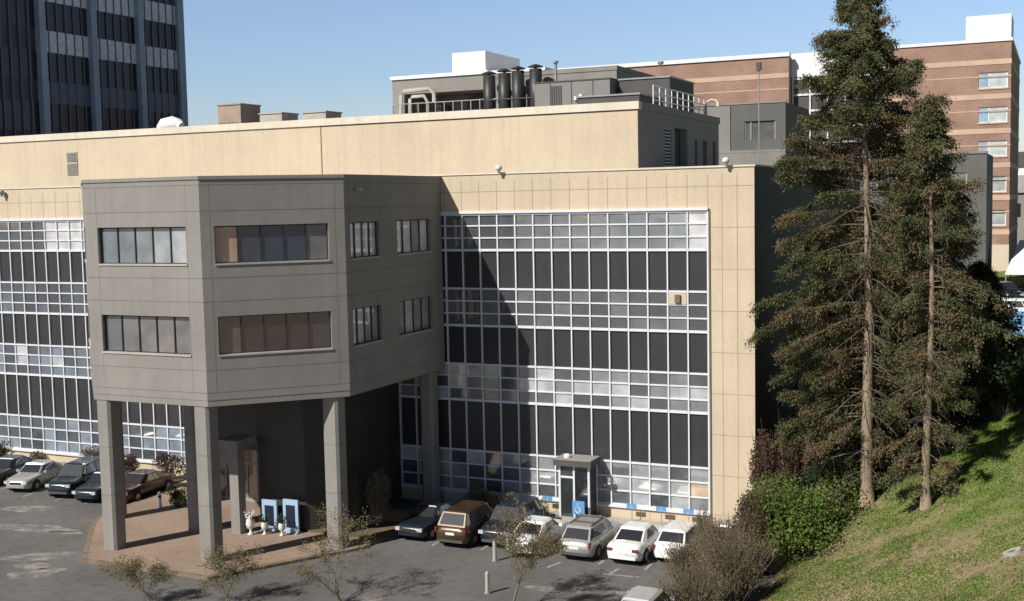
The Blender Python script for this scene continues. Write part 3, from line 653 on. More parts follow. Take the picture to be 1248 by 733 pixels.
# pipe loops and rail in the bay
t = empty('pipe_loop', (-29.6, 19.5, 22), 'bent grey duct pipe loop in the open bay of the plant room', 'pipe')
mb = MB(); mb.tube([(-1.4, 0, 0), (-1.4, 0, 2.9), (-1.15, 0, 3.2), (1.0, 0, 3.25), (1.4, 0, 2.9), (1.4, 0, 2.2)], .16, 8); mb.tube([(-.7, .1, 0), (-.7, .1, 2.6), (-.5, .1, 2.75), (.5, .1, 2.75), (.8, .1, 2.3), (.8, .1, 0)], .13, 8); mb.build('duct', M['concrete'], t, smooth=True)
for p_, q_, r_0 in ((.2, 2.3, .22), (2.0, 2.0, .3)): mb = MB(); mb.tube([(p_, -.2, 0), (p_, -.2, q_)], r_0, 8); mb.build('valve', M['black_metal'], t)
def railing(p0, p1, z0, h, n, label, m, cat='railing'):
    t = empty('roof_railing', (p0[0], p0[1], z0), label, cat); a = Vector(p0); b = Vector(p1); mb = MB()
    for zz in (h, h*.66, h*.33): mb.tube([(0, 0, zz), (b.x-a.x, b.y-a.y, zz)], .035, 5)
    mb.build('rail', m, t)
    for k in range(n+1): q = (b-a)*k/n; mb = MB(); mb.tube([(q.x, q.y, 0), (q.x, q.y, h)], .04, 5); mb.build('post', m, t)
railing((-31.2, 18.6), (-22.6, 18.6), 22.0, 2.15, 12, 'pale pipe railing on the roof edge in front of the open pipe bay', M['concrete'])
railing((-8.2, 9.5), (-8.2, 20.5), 22.28, 1.25, 9, 'white railing on the roof edge at the right end of the plant room', M['white'])
# exhaust stacks
for k, (px, hh, lb) in enumerate(((-23.35, 4.2, 'leftmost of four black exhaust stacks beside the open pipe bay'), (-22.15, 4.3, 'second black exhaust stack from the left in the row of four'), (-21.1, 4.4, 'third black exhaust stack from the left in the row of four'), (-19.75, 4.45, 'rightmost black exhaust stack of the row of four'))):
    t = empty('exhaust_stack', (px, 18.8, 22), lb, 'exhaust stack', 'black exhaust stacks on the roof')
    mb = MB(); mb.lathe((0, 0, 0), [(.44, 0), (.44, hh-.4)], 14); mb.build('pipe', M['black_metal'], t, smooth=True)
    mb = MB(); mb.lathe((0, 0, hh-.28), [(.54, 0), (.54, .05), (.14, .2)], 14); mb.lathe((0, 0, hh-.45), [(.1, 0), (.1, .18)], 6); mb.build('rain_cap', M['black_metal'], t)
    mb = MB(); mb.lathe((0, 0, 2.0), [(.465, 0), (.465, .08)], 14); mb.build('band', M['black_metal'], t)
t = empty('stack_brace', (-21.3, 18.4, 24.05), 'horizontal brace rail running across the four black stacks', 'brace'); mb = MB(); mb.tube([(-2.2, 0, 0), (2.6, 0, 0)], .05, 6); mb.build('bar', M['black_metal'], t)
# metal-clad air handler in front right part
ah = empty('air_handler', (-15, 15, 22), 'long dark grey metal air handler cabinet with panel seams on the roof edge', 'air handler')
mb = MB(); AX0, AX1, AY0, AY1 = -18.2, -12.9, 15, 19; mb.box(AX0, AX1, AY0, AY1, 22, 24.65);
for k, x in enumerate((-17.1, -15.6, -14.1)): mb.box(x, x+.06, AY0-.02, AY0-.002, 22, 24.6, 1)
mb.box(AX0-.05, AX1+.05, AY0-.05, AY1+.05, 24.65, 24.72, 1); part(mb, 'cabinet', [mat('metal_cladding', (.20, .195, .185), .6, .06, .6), M['grey_dark']], ah)
mb = MB()
for k in range(5): mb.box(-17.0+k*.16, -16.92+k*.16, AY0-.05, AY0-.022, 22.2, 24.4)
part(mb, 'louvre', M['grey_dark'], ah)
mb = MB(); mb.lathe((-14.85, AY0-.1, 23.5), [(.16, 0), (.16, .25)], 10); mb.lathe((-15.25, AY0-.1, 23.4), [(.1, 0), (.1, .25)], 10); part(mb, 'lamp', M['white'], ah)
# duct boxes on the right side of the roof
boxthing('duct_box', -12.6, -9.2, 16.0, 21.5, 22.0, 24.6, M['grey_dark'], 'dark duct box behind the white roof railing', 'roof unit', M['grey_metal'])
boxthing('duct_box', -12.8, -8.9, 9.0, 13.6, 22.0, 23.0, M['grey_dark'], 'low dark duct box near the tan roof corner', 'roof unit', M['grey_metal'])
t = empty('roof_duct', (-17.9, 18, 22), 'slim grey vent pipe with small cap beside the exhaust stacks', 'vent pipe'); mb = MB(); mb.tube([(0, 0, 0), (0, 0, 4.3)], .1, 7); mb.lathe((0, 0, 4.25), [(.2, 0), (.2, .15)], 8); mb.build('pipe', M['grey_metal'], t)
# curved white gooseneck by the corner
t = empty('gooseneck_vent', (-8.4, 21.7, 22.28), 'white curved gooseneck pipe rising behind the upper storey', 'vent pipe'); mb = MB(); mb.tube([(0, 0, 0), (0, 0, .85), (.12, 0, 1.1), (.4, 0, 1.22), (.75, 0, 1.12), (.85, 0, .95)], .08, 7); mb.lathe((.85, 0, .75), [(.14, 0), (.14, .22)], 8); mb.build('pipe', M['cream'], t)
for (x, y, z, h, lb) in ((-6.2, 80, 25, 11.8, 'thin lamp pole rising in front of the red brick building'), ):
    t = empty('lamp_pole', (x-5.1, 50, 8), lb, 'lamp pole'); mb = MB(); mb.tube([(0, 0, 0), (0, 0, 20.8)], .06, 6); mb.build('pole', M['grey_metal'], t); mb = MB(); mb.box(-.2, .2, -.2, .2, 20.2, 20.9); mb.build('lamp_head', M['grey_dark'], t)
t = empty('roof_antenna', (-23.7, 60, 20.6), 'thin antenna mast with small dark head above the brick roofline', 'antenna'); mb = MB(); mb.tube([(0, 0, 0), (0, 0, 10.1)], .07, 6); mb.lathe((0, 0, 9.9), [(.3, 0), (.35, .25)], 8); mb.build('mast', M['grey_metal'], t)

# ------------------------------------------------------------------ dark office tower, left
tw = empty('office_tower', (-80, 26, 0), 'dark glass office tower with vertical piers and pale bands behind the roof at left', 'building')
TX, TY0, TY1, TZ = -66.0, 6.6, 37.4, 66.0
mb = MB(); mb.box(TX-30, TX-.25, TY0, TY1, 0, TZ); part(mb, 'core', M['tower_dark'], tw)
mb = MB()
for y in (6.8, 12.75, 18.95, 25.0, 31.1): mb.box(TX-.25, TX+.35, y-.35, y+.35, 0, TZ)
mb.box(TX-.25, TX+.2, 36.5, 37.4, 0, TZ); part(mb, 'pier', M['tower_pier'], tw)
mb = MB()
for y0 in (12.75, 18.95, 25.0, 31.1):
    for k in range(1, 6): yy = y0+k*5.95/6+.05; mb.box(TX-.25, TX-.08, yy-.06, yy+.06, 0, TZ)
for y0 in (6.8,):
    for k in range(1, 6): yy = y0+k*5.95/6+.05; mb.box(TX-.25, TX-.08, yy-.06, yy+.06, 0, TZ)
part(mb, 'fin', M['tower_dim'], tw)
fl = 4.35
for k in range(0, 11):
    z0 = 30.55+fl*(k-5)
    bm = MB()
    for y0, y1 in ((19.3, 24.65), (25.35, 30.75), (31.45, 36.5)): bm.box(TX-.25, TX-.13, y0, y1, z0, z0+1.85)
    part(bm, 'floor_band', M['tower_band'] if k in (5, 6) else M['tower_dim'], tw)
    bm = MB()
    for y0, y1 in ((7.15, 12.4), (13.1, 18.6), (19.3, 24.65), (25.35, 30.75), (31.45, 36.5)):
        rnd = random.Random(k*7+int(y0)); bm.poly([(TX-.2, y0, z0+1.85), (TX-.2, y1, z0+1.85), (TX-.2, y1, z0+fl), (TX-.2, y0, z0+fl)], tone=(rnd.uniform(0, .02),)*3)
    part(bm, 'window', M['tower_glass'], tw)

# ------------------------------------------------------------------ red brick building, far right
bb = empty('brick_building', (-10, 96, 8), 'large red brick building with pale stone bands and white coping behind the conifers', 'building')
BY = 95.0; BX1 = 8.1; BZ = 34.45; G0 = 4.0
bays = []
wz = [30.05, 26.0, 22.0, 17.8, 13.8]
mb = MB(); holes = [(5.0+6.0, 0, 0, 0)]
W_ = BX1-(-6.8); hs = [(W_-3.55, W_-.35, z-1.0, z+.85) for z in wz]
mb.wall((-6.8, BY), (1, 0), W_, G0, BZ, hs, .3); mb.wall((-54, BY+.5), (1, 0), 36.0, G0, BZ-.0); mb.wall((-18.0, BY+.5), (0, 1), 3, G0, BZ); mb.wall((BX1, BY), (0, 1), 30, G0, BZ); mb.wall((-6.8, BY+3.5), (0, -1), 3.5, G0, BZ); mb.wall((BX1, BY+30), (-1, 0), BX1+54, G0, BZ); mb.wall((-54, BY+30), (0, -1), 29.5, G0, BZ)
part(mb, 'wall', M['brick'], bb)
for z in (32.1, 28.05, 24.0, 19.95, 16.1, 12.0):
    mb = MB(); x1 = BX1+.04
    mb.box(-6.84, x1 if z > 28.9 else x1, BY-.05, BY-.002, z-.3, z+.3) if z < 32.5 and z not in (0,) else None
    mb.box(-54, -18, BY+.45, BY+.498, z-.3, z+.3)
    mb.box(BX1+.002, BX1+.05, BY-.0, BY+30, z-.3, z+.3)
    part(mb, 'stone_band', M['stone_band'], bb)
    mb = MB(); mb.box(-6.84, x1, BY-.03, BY-.002, z-1.75, z-1.62); mb.box(-54, -18, BY+.47, BY+.498, z-1.75, z-1.62); part(mb, 'thin_band', M['stone_band'], bb)
mb = MB(); mb.box(-6.8, BX1+.03, BY-.06, BY-.002, 5.8, 10.5); part(mb, 'base_course', mat('stone_base', (.60, .50, .40), .85, .06, .3), bb)
mb = MB(); mb.box(-54.2, -17.9, BY+.3, BY+1.2, BZ, BZ+.5); mb.box(-7.0, BX1+.15, BY-.15, BY+1.0, BZ, BZ+.35); mb.box(BX1-.6, BX1+.15, BY+1, BY+30, BZ, BZ+.35); part(mb, 'coping', M['white'], bb)
mb = MB(); mb.box(3.05, BX1-.05, BY+.1, BY+7, BZ+.36, 37.6); part(mb, 'lift_overrun', M['white'], bb)
for z in wz:
    mb = MB(); a, b = BX1-3.55, BX1-.35
    for x in (a, a+1.1, b-.1): mb.box(x, x+.1, BY+.12, BY+.2, z-1.0, z+.85)
    mb.box(a+.1, b-.1, BY+.12, BY+.2, z-1.0, z-.9); mb.box(a+.1, b-.1, BY+.12, BY+.2, z+.75, z+.85); f_ = part(mb, 'window', M['white'], bb)
    mb = MB(); mb.poly([(a, BY+.16, z-1), (a+1.1, BY+.16, z-1), (a+1.1, BY+.16, z+.85), (a, BY+.16, z+.85)], tone=(.16, .28, .38)); mb.poly([(a+1.1, BY+.16, z-1), (b, BY+.16, z-1), (b, BY+.16, z+.85), (a+1.1, BY+.16, z+.85)], tone=(.42, .46, .46)); part(mb, 'glazing', M['glass'], f_)
    mb = MB(); mb.box(a-.1, b+.1, BY-.1, BY+.11, z-1.16, z-1.0); part(mb, 'sill', M['stone_band'], f_)
mb = MB(); mb.box(-18, -6.8, BY+2.0, BY+3.4, 31.9, BZ+.45); part(mb, 'link_panel', M['white'], bb)
mb = MB(); mb.box(-18, -6.8, BY+2.2, BY+3.3, G0, 31.9)
part(mb, 'link_wall', M['grey_dark'], bb)
mb = MB()
for k in range(6): x = -17.9+k*2.2; mb.box(x, x+.16, BY+2.0, BY+2.2, 14, 31.9)
for k in range(9): z = 31.7-k*2.05; mb.box(-17.9, -6.9, BY+2.04, BY+2.198, z-.12, z+.12)
part(mb, 'link_glazing_bars', M['white'], bb)

# grey mid-distance building
gb = empty('grey_building', (-8, 62, 5), 'dark grey rendered building between the tan building and the red brick one', 'building')
mb = MB(); mb.wall((-20.3, 60), (1, 0), 9.3, 3, 26.0, [(5.2, 8.3, 22.5, 24.3)], .3); mb.wall((-11, 60), (0, 1), 12, 3, 26); mb.wall((-11, 72), (-1, 0), 9.3, 3, 26); mb.wall((-20.3, 72), (0, -1), 12, 3, 26)
mb.wall((-10.997, 60.5), (1, 0), 18.4, 3, 20.4, [(14.2, 16.7, 16.5, 18.7), (8, 10.5, 16.5, 18.7), (14.2, 16.7, 11.5, 13.7)], .3); mb.wall((7.4, 60.5), (0, 1), 11, 3, 20.4)
mb.poly([(-20.3, 60, 25.99), (-11, 60, 25.99), (-11, 72, 25.99), (-20.3, 72, 25.99)]); mb.poly([(-11, 60.5, 20.39), (7.4, 60.5, 20.39), (7.4, 71.5, 20.39), (-11, 71.5, 20.39)])
part(mb, 'wall', mat('grey_render', (.13, .128, .122), .85, .08, .3, streak=.1), gb)
mb = MB(); mb.box(-20.35, -16.5, 59.9, 59.998, 3, 25.9); part(mb, 'lit_face_strip', M['grey'], gb)  # left strip painted paler, standing for the better lit face
mb = MB(); mb.box(-20.4, -10.9, 59.7, 59.9, 21.2, 21.45); mb.box(-20.4, -10.95, 59.93, 60.3, 26.0, 26.15); mb.box(-10.9, 7.5, 60.4, 60.8, 20.4, 20.6); part(mb, 'ledge', M['grey'], gb)
mb = MB(); mb.box(-20.4, -10.9, 59.72, 59.89, 15.0, 21.19); part(mb, 'lower_panel', M['grey'], gb)
for (x0, x1, z0, z1, y) in ((-15.1, -12.0, 22.5, 24.3, 60.2), (3.2, 5.7, 16.5, 18.7, 60.7), (-3, -.5, 16.5, 18.7, 60.7), (3.2, 5.7, 11.5, 13.7, 60.7)):
    mb = MB(); mb.box(x0, x0+.1, y-.1, y, z0, z1); mb.box(x1-.1, x1, y-.1, y, z0, z1); mb.box(x0+.6, x0+.7, y-.1, y, z0, z1); f_ = part(mb, 'window', M['concrete'], gb)
    mb = MB(); mb.poly([(x0, y, z0), (x1, y, z0), (x1, y, z1), (x0, y, z1)], tone=(.1, .1, .1)); part(mb, 'glazing', M['glass_dark'], f_)
mb = MB(); mb.box(-19.3, -18.8, 59.8, 59.89, 22.6, 24.2); mb.box(-18.6, -18.2, 59.8, 59.89, 22.6, 24.2); mb.box(-19.2, -18.4, 59.6, 59.71, 20.4, 20.8); part(mb, 'vent_slot', M['grey_dark'], gb)

# ------------------------------------------------------------------ far right street things
def ray(x, y):
    d = _f*F+_r2*(x-624)-_u2*(y-366.5); return d/np.linalg.norm(d)
def at(x, y, Y): d = ray(x, y); p = CAM+d*((Y-CAM[1])/d[1]); return Vector(p)
# far wooded hill and houses
mb = MB(); nx, ny = 34, 16
for j in range(ny):
    for i in range(nx):
        x = -40+i*16; y = 330+j*22; e = math.sin(math.pi*j/(ny-1))*min(1, i/8)*min(1, (nx-1-i)/5)
        mb.v.append((x, y, 2+e*(58+14*mnoise.noise((x*.01, y*.01, 1))+5*mnoise.noise((x*.06, y*.06, 2)))))
for j in range(ny-1):
    for i in range(nx-1): a = j*nx+i; mb.f.append((a, a+1, a+nx+1, a+nx)); mb.mi.append(0); mb.tone.append(None)
tag(mb.build('hill', M['hill'], smooth=True), kind='structure')
for (px, py, Y, w_, h_, lb, wall, roof) in ((1243, 190, 200, 9, 7, 'white walled house with grey roof beyond the brick building', M['white'], M['grey_dark']), (1262, 215, 160, 12, 9, 'grey house with pale gable at the right picture edge', M['grey'], M['roof'])):
    c = at(px, py, Y); t = empty('house', (c.x, Y, c.z-h_), lb, 'house')
    mb = MB(); mb.box(-w_/2, w_/2, 0, 9, -8, h_*.7); mb.build('wall', wall, t)
    mb = MB(); z = h_*.7; mb.poly([(-w_/2-.4, -.4, z), (w_/2+.4, -.4, z), (w_/2+.4, 4.5, z+3), (-w_/2-.4, 4.5, z+3)]); mb.poly([(w_/2+.4, 9.4, z), (-w_/2-.4, 9.4, z), (-w_/2-.4, 4.5, z+3), (w_/2+.4, 4.5, z+3)])
    mb.poly([(-w_/2-.4, 9.4, z), (-w_/2-.4, -.4, z), (-w_/2-.4, 4.5, z+3)]); mb.poly([(w_/2+.4, -.4, z), (w_/2+.4, 9.4, z), (w_/2+.4, 4.5, z+3)]); mb.build('roof', roof, t)
    for k in (-1, 1): mb = MB(); mb.box(k*w_/4-.8, k*w_/4+.8, -.05, -.002, h_*.25, h_*.5); mb.build('window', M['glass_dark'], t)
# white marquee canopy
c = at(1240, 335, 62); t = empty('canopy_tent', (c.x+1.2, 62, c.z), 'white sloping canopy tent beside the brick building corner', 'canopy tent')
mb = MB(); mb.poly([(-2.3, 0, 0), (3.5, 0, 0), (3.0, 6, 3.0), (-1.2, 6, 3.0)]); mb.poly([(-1.2, 6, 3.0), (3.0, 6, 3.0), (3.5, 12, 0), (-2.3, 12, 0)]); mb.poly([(-2.3, 0, 0), (-1.2, 6, 3), (-2.3, 12, 0)]); mb.poly([(3.5, 12, 0), (3, 6, 3), (3.5, 0, 0)]); mb.build('cover', M['canvas'], t)
for x, y in ((-2.2, .1), (3.4, .1), (-2.2, 11.9), (3.4, 11.9)): mb = MB(); mb.tube([(x, y, 0), (x, y, -4.5)], .06, 6); mb.build('leg', M['grey_metal'], t)

# ------------------------------------------------------------------ cars
def smooth_profile(pts, n):
    xs_, zs_ = zip(*pts); return np.interp(n, xs_, zs_)
CARS = {
 # L, W, hood z, deck z, belt, roof, (windscreen base, roof front, roof rear, rear glass base) as fractions of the length from the nose
 'sedan': (4.6, 1.76, .93, 1.0, .96, 1.42, (.29, .42, .66, .83)),
 'hatch': (4.0, 1.68, .95, 1.02, .98, 1.46, (.27, .40, .80, .93)),
 'wagon': (4.65, 1.78, .98, 1.08, 1.02, 1.56, (.27, .40, .86, .965)),
 'suv': (4.6, 1.85, 1.08, 1.15, 1.12, 1.75, (.27, .38, .88, .97)),
 'coupe': (4.5, 1.78, .88, .98, .94, 1.32, (.33, .48, .62, .84))}
def car(kind, x, y, rz, m, label, name='parked_car', z=0, rack=False, group='cars parked by the tan building', cat='car', detail=True):
    L, W, hz, dz, bz, rz_, fr_ = CARS[kind]
    t = empty(name, (x, y, z), label, cat, group, rz)
    # body: local x across, nose at -L/2 on local y
    n = 26; ys = np.linspace(0, 1, n); rows = []
    top = smooth_profile([(0, hz-.32), (.02, hz-.16), (.06, hz-.08), (fr_[0], hz+.03), (fr_[0]+.04, bz), (fr_[3]-.02, bz+.02), (fr_[3]+.03, dz), (.96, dz-.04), (.985, dz-.14), (1, dz-.3)], ys)
    half = smooth_profile([(0, .70), (.02, .80), (.07, .93), (.2, 1), (.8, 1), (.94, .95), (.985, .86), (1, .78)], ys)*W/2
    bot = smooth_profile([(0, .38), (.03, .26), (.1, .2), (.9, .2), (.97, .28), (1, .4)], ys)
    ow_ = [0, .45, .80, .93, .985, 1.0, .985, .93]
    bm = MB()
    for i in range(n):
        yy = -L/2+L*ys[i]; h = half[i]; tz = top[i]; b0 = bot[i]; sh = tz-b0
        sec = [(0, tz+.015), (.55*h, tz+.005), (.82*h, tz-.02), (.93*h, tz-.07), (.985*h, tz-.2*sh), (h, b0+.52*sh), (.99*h, b0+.25*sh), (.93*h, b0), (0, b0)]
        ring = [(a, yy, c) for a, c in sec]+[(-a, yy, c) for a, c in sec[-2:0:-1]]
        rows.append(len(bm.v)); bm.v += ring; k = len(ring)
    for i in range(n-1):
        for j in range(k):
            j2 = (j+1) % k; bm.f.append((rows[i]+j, rows[i]+j2, rows[i+1]+j2, rows[i+1]+j)); bm.mi.append(0); bm.tone.append(None)
    bm.f.append(tuple(rows[0]+j for j in range(k))[::-1]); bm.f.append(tuple(rows[-1]+j for j in range(k))); bm.mi += [0, 0]; bm.tone += [None, None]
    body = bm.build('body', m, t, smooth=True)
    # cabin
    P = lambda f, a, zz: (a, -L/2+L*f, zz)
    bw = W/2*.93; tw_ = W/2*.74; zb = bz-.03; zt = rz_-.06
    low = [(fr_[0], bw*.9), (fr_[0]+.09, bw), (fr_[3]-.10, bw), (fr_[3], bw*.88)]; hi = [(fr_[1], tw_*.93), (fr_[1]+.05, tw_), (fr_[2]-.04, tw_), (fr_[2], tw_*.93)]
    cb = MB(); ringl = [P(f, a, zb) for f, a in low]+[P(f, -a, zb) for f, a in low[::-1]]; ringh = [P(f, a, zt) for f, a in hi]+[P(f, -a, zt) for f, a in hi[::-1]]
    ringr = [P(f*.93+.07*(fr_[1]+fr_[2])/2, a*.8, rz_) for f, a in hi]; ringr = ringr+[(-a, b, c) for a, b, c in ringr[::-1]]
    s0 = len(cb.v); cb.v += ringl+ringh+ringr
    for q in range(2):
        for j in range(8): j2 = (j+1) % 8; cb.f.append((s0+q*8+j, s0+q*8+j2, s0+(q+1)*8+j2, s0+(q+1)*8+j)); cb.mi.append(0); cb.tone.append(None)
    cb.f.append(tuple(s0+16+j for j in range(8))); cb.mi.append(0); cb.tone.append(None)
    cb.build('roof', m, t)
    def pane(a, b, c, d, i0=.06, i1=.94, j0=.1, j1=.9, name='window', off=.012):
        a, b, c, d = map(Vector, (a, b, c, d)); nn = (b-a).cross(d-a).normalized()
        cen = (a+b+c+d)/4
        if nn.dot(cen-Vector((0, 0, (zb+zt)/2-.2))) < 0: nn = -nn
        q = lambda s_, t_: tuple((a*(1-s_)+b*s_)*(1-t_)+(d*(1-s_)+c*s_)*t_+nn*off)
        mb = MB(); mb.poly([q(i0, j0), q(i1, j0), q(i1, j1), q(i0, j1)], tone=(.01, .01, .012)); return mb.build(name, M['car_glass'], t)
    pane(ringl[0], ringl[7], ringh[7], ringh[0], name='windscreen'); pane(ringl[3], ringl[4], ringh[4], ringh[3], name='rear_window')
    for (i0, i1, lo_) in ((1, 2, 0), (6, 5, 0)):
        a, b, c, d = ringl[i0], ringl[i1], ringh[i1], ringh[i0]
        pane(a, b, c, d, .02, .47, name='side_window'); pane(a, b, c, d, .51, .98, name='side_window')
    for i0, i1 in ((0, 1), (7, 6)): pane(ringl[i0], ringl[i1], ringh[i1], ringh[i0], .45, .97, name='side_window')
    if kind in ('suv', 'wagon', 'hatch'):
        for i0, i1 in ((2, 3), (5, 4)): pane(ringl[i0], ringl[i1], ringh[i1], ringh[i0], .08, .8, name='side_window')
    # wheels
    wr = .31 if kind not in ('suv',) else .35
    for sx in (-1, 1):
        for fy in (.185, .80):
            yy = -L/2+L*fy
            ar = MB(); x1 = sx*(W/2+.004)
            ar.tube([(sx*(W/2-.2), yy, wr+.02), (x1, yy, wr+.02)], wr+.065, 18); ar.build('wheel_arch', M['rubber'], t)
            wh = MB(); wh.tube([(sx*(W/2-.18), yy, wr), (sx*(W/2+.004), yy, wr), (sx*(W/2+.022), yy, wr)], [wr, wr, wr-.03], 18); wo_ = wh.build('wheel', M['rubber'], t)
            ri = MB(); ri.tube([(sx*(W/2+.018), yy, wr), (sx*(W/2+.03), yy, wr)], [.2, .17], 12); ri.build('rim', M['rim'], wo_)
    # lamps, plate, bumper trim
    for sx in (-1, 1):
        mb = MB(); mb.box(sx*W*.29, sx*W*.43, -L/2-.012, -L/2+.12, hz-.36, hz-.2); mb.build('headlight', M['lamp_clear'], t)
        mb = MB()
        if kind in ('suv', 'wagon', 'hatch'): mb.box(sx*W*.40, sx*W*.45, L/2-.16, L/2+.012, dz-.36, dz-.12)
        else: mb.box(sx*W*.27, sx*W*.42, L/2-.14, L/2+.014, dz-.31, dz-.19)
        mb.build('tail_light', M['lamp_red'], t)
        mb = MB(); mb.box(sx*(W/2-.02), sx*(W/2+.16), -L/2+L*(fr_[0]+.06), -L/2+L*(fr_[0]+.09), bz-.02, bz+.11); mb.build('wing_mirror', m, t)
    for sx in (-1, 1):
        for f0, f1 in ((fr_[0]+.08, (fr_[1]+fr_[2])/2), ((fr_[1]+fr_[2])/2+.012, min(fr_[3]-.03, .78))):
            mb = MB(); xx = sx*(W/2+.003); y0, y1 = -L/2+L*f0, -L/2+L*f1
            for ya in (y0, y1): mb.poly([(xx, ya-.008, .36), (xx, ya+.008, .36), (xx, ya+.008, bz-.28), (xx, ya-.008, bz-.28)])
            mb.poly([(xx, y0, .36), (xx, y1, .36), (xx, y1, .375), (xx, y0, .375)]); mb.box(sx*(W/2-.03), sx*(W/2+.02), y1-.28, y1-.12, bz-.27, bz-.24)
            mb.build('door_seam', M['black_metal'], t)
    mb = MB(); mb.box(-.24, .24, L/2-.03, L/2+.02, dz-.46, dz-.33); mb.build('number_plate', M['plate'], t)
    mb = MB(); mb.box(-W*.22, W*.22, -L/2-.01, -L/2+.1, hz-.4, hz-.26); mb.build('grille', M['black_metal'], t)
    for a_, b_, c_ in ((W*.37, L/2-.1, L/2+.035), (W*.33, -L/2-.03, -L/2+.1)): mb = MB(); mb.box(-a_, a_, b_, c_, .33, .46); mb.build('bumper', M['grey_dark'] if kind in ('suv', 'wagon') else m, t)
    if rack:
        mb = MB()
        for sx in (-1, 1): mb.tube([(sx*tw_*.85, -L/2+L*(fr_[1]+.04), rz_+.03), (sx*tw_*.85, -L/2+L*(fr_[2]-.04), rz_+.03)], .025, 5)
        for f in (.5, .72): mb.tube([(-tw_*.85, -L/2+L*f, rz_+.05), (tw_*.85, -L/2+L*f, rz_+.05)], .03, 5)
        mb.build('roof_rack', M['grey_dark'], t)
    return t
silver = paint('silver_paint', (.46, .45, .43), .4); white = paint('white_car_paint', (.78, .78, .77), 0); black = paint('dark_blue_paint', (.015, .022, .032), .2)
teal = paint('dark_teal_paint', (.015, .026, .036), .3); maroon = paint('maroon_paint', (.045, .014, .012), .2); brown = paint('brown_paint', (.075, .045, .02), .3); pale = paint('pale_beige_paint', (.45, .40, .34), .2); cream_p = paint('light_silver_paint', (.55, .55, .56), .4)
PI = math.pi
car('wagon', -6.75, -5.4, PI, silver, 'silver estate car with roof rack parked in front of the vestibule', rack=True)
car('sedan', -4.45, -5.2, PI, white, 'white sedan between the silver estate and the small white hatchback')
car('hatch', -2.5, -4.6, PI, white, 'small white hatchback behind the olive shrubs, rear to the camera')
car('sedan', -.35, -3.4, PI, cream_p, 'pale silver car half hidden by shrubs at the tan building corner')
car('suv', -13.2, -5.6, PI, brown, 'brown utility vehicle in the shade of the grey wing')
car('sedan', -15.7, -5.3, 0, black, 'dark car facing out beside the brown vehicle, headlights catching light')
car('sedan', -9.35, -5.9, PI, white, 'white sedan behind the bare street tree, left of the silver estate')
car('suv', -11.2, -4.9, 0, black, 'black pickup sized vehicle behind the bare tree next to the brown one')
car('hatch', -1.0, -14.4, PI, cream_p, 'silver car at the bottom of the picture partly covered by the olive shrub')
car('sedan', -43.6, -4.8, R(12), silver, 'silver sedan parked angled at the left edge of the car park', group='cars parked at the left')
car('sedan', -46.6, -4.3, R(12), teal, 'dark teal car cut by the left picture edge beside the silver sedan', group='cars parked at the left')
car('suv', -40.0, -5.0, R(12), teal, 'dark teal utility vehicle right of the silver sedan', group='cars parked at the left')
car('sedan', -37.6, -5.3, R(10), teal, 'dark teal low car partly behind the front left column', group='cars parked at the left')
car('sedan', -35.5, -4.7, R(4), maroon, 'dark maroon sedan seen between the columns beside the plaza', group='cars parked at the left')
for x in bpy.data.objects:
    if x.get('label', '').startswith('dark car facing out'): pass

# ------------------------------------------------------------------ vegetation
def leafmesh(name, pts, size, m, parent, seed=0, elong=1.0, up=.0, tri=False, nrm=None):
    """small quads with random orientation at the given points -> one mesh"""
    r = np.random.default_rng(seed); N = len(pts); pts = np.asarray(pts, float)
    a = r.normal(size=(N, 3)); a /= np.linalg.norm(a, axis=1)[:, None]
    if nrm is not None: a = nrm+a*.35; a /= np.linalg.norm(a, axis=1)[:, None]
    b = r.normal(size=(N, 3)); b[:, 2] += up; b -= (b*a).sum(1)[:, None]*a; b /= np.linalg.norm(b, axis=1)[:, None]
    s_ = size*(r.uniform(.6, 1.35, N))[:, None]
    A = a*s_*elong; B = b*s_
    k = 4 if not tri else 3
    if tri: V = np.stack([pts-A*.1-B*.5, pts-A*.1+B*.5, pts+A], 1)
    else: V = np.stack([pts-A*.5, pts+B*.42, pts+A*.5, pts-B*.42], 1)
    V = V.reshape(-1, 3); me = bpy.data.meshes.new(name)
    me.vertices.add(len(V)); me.vertices.foreach_set('co', V.ravel()); me.loops.add(len(V)); me.loops.foreach_set('vertex_index', np.arange(len(V), dtype=np.int32))
    me.polygons.add(N); me.polygons.foreach_set('loop_start', np.arange(0, N*k, k, dtype=np.int32)); me.polygons.foreach_set('loop_total', np.full(N, k, dtype=np.int32))
    me.materials.append(m); me.update(); me.validate()
    o = bpy.data.objects.new(name, me); col.objects.link(o); o.parent = parent; return o

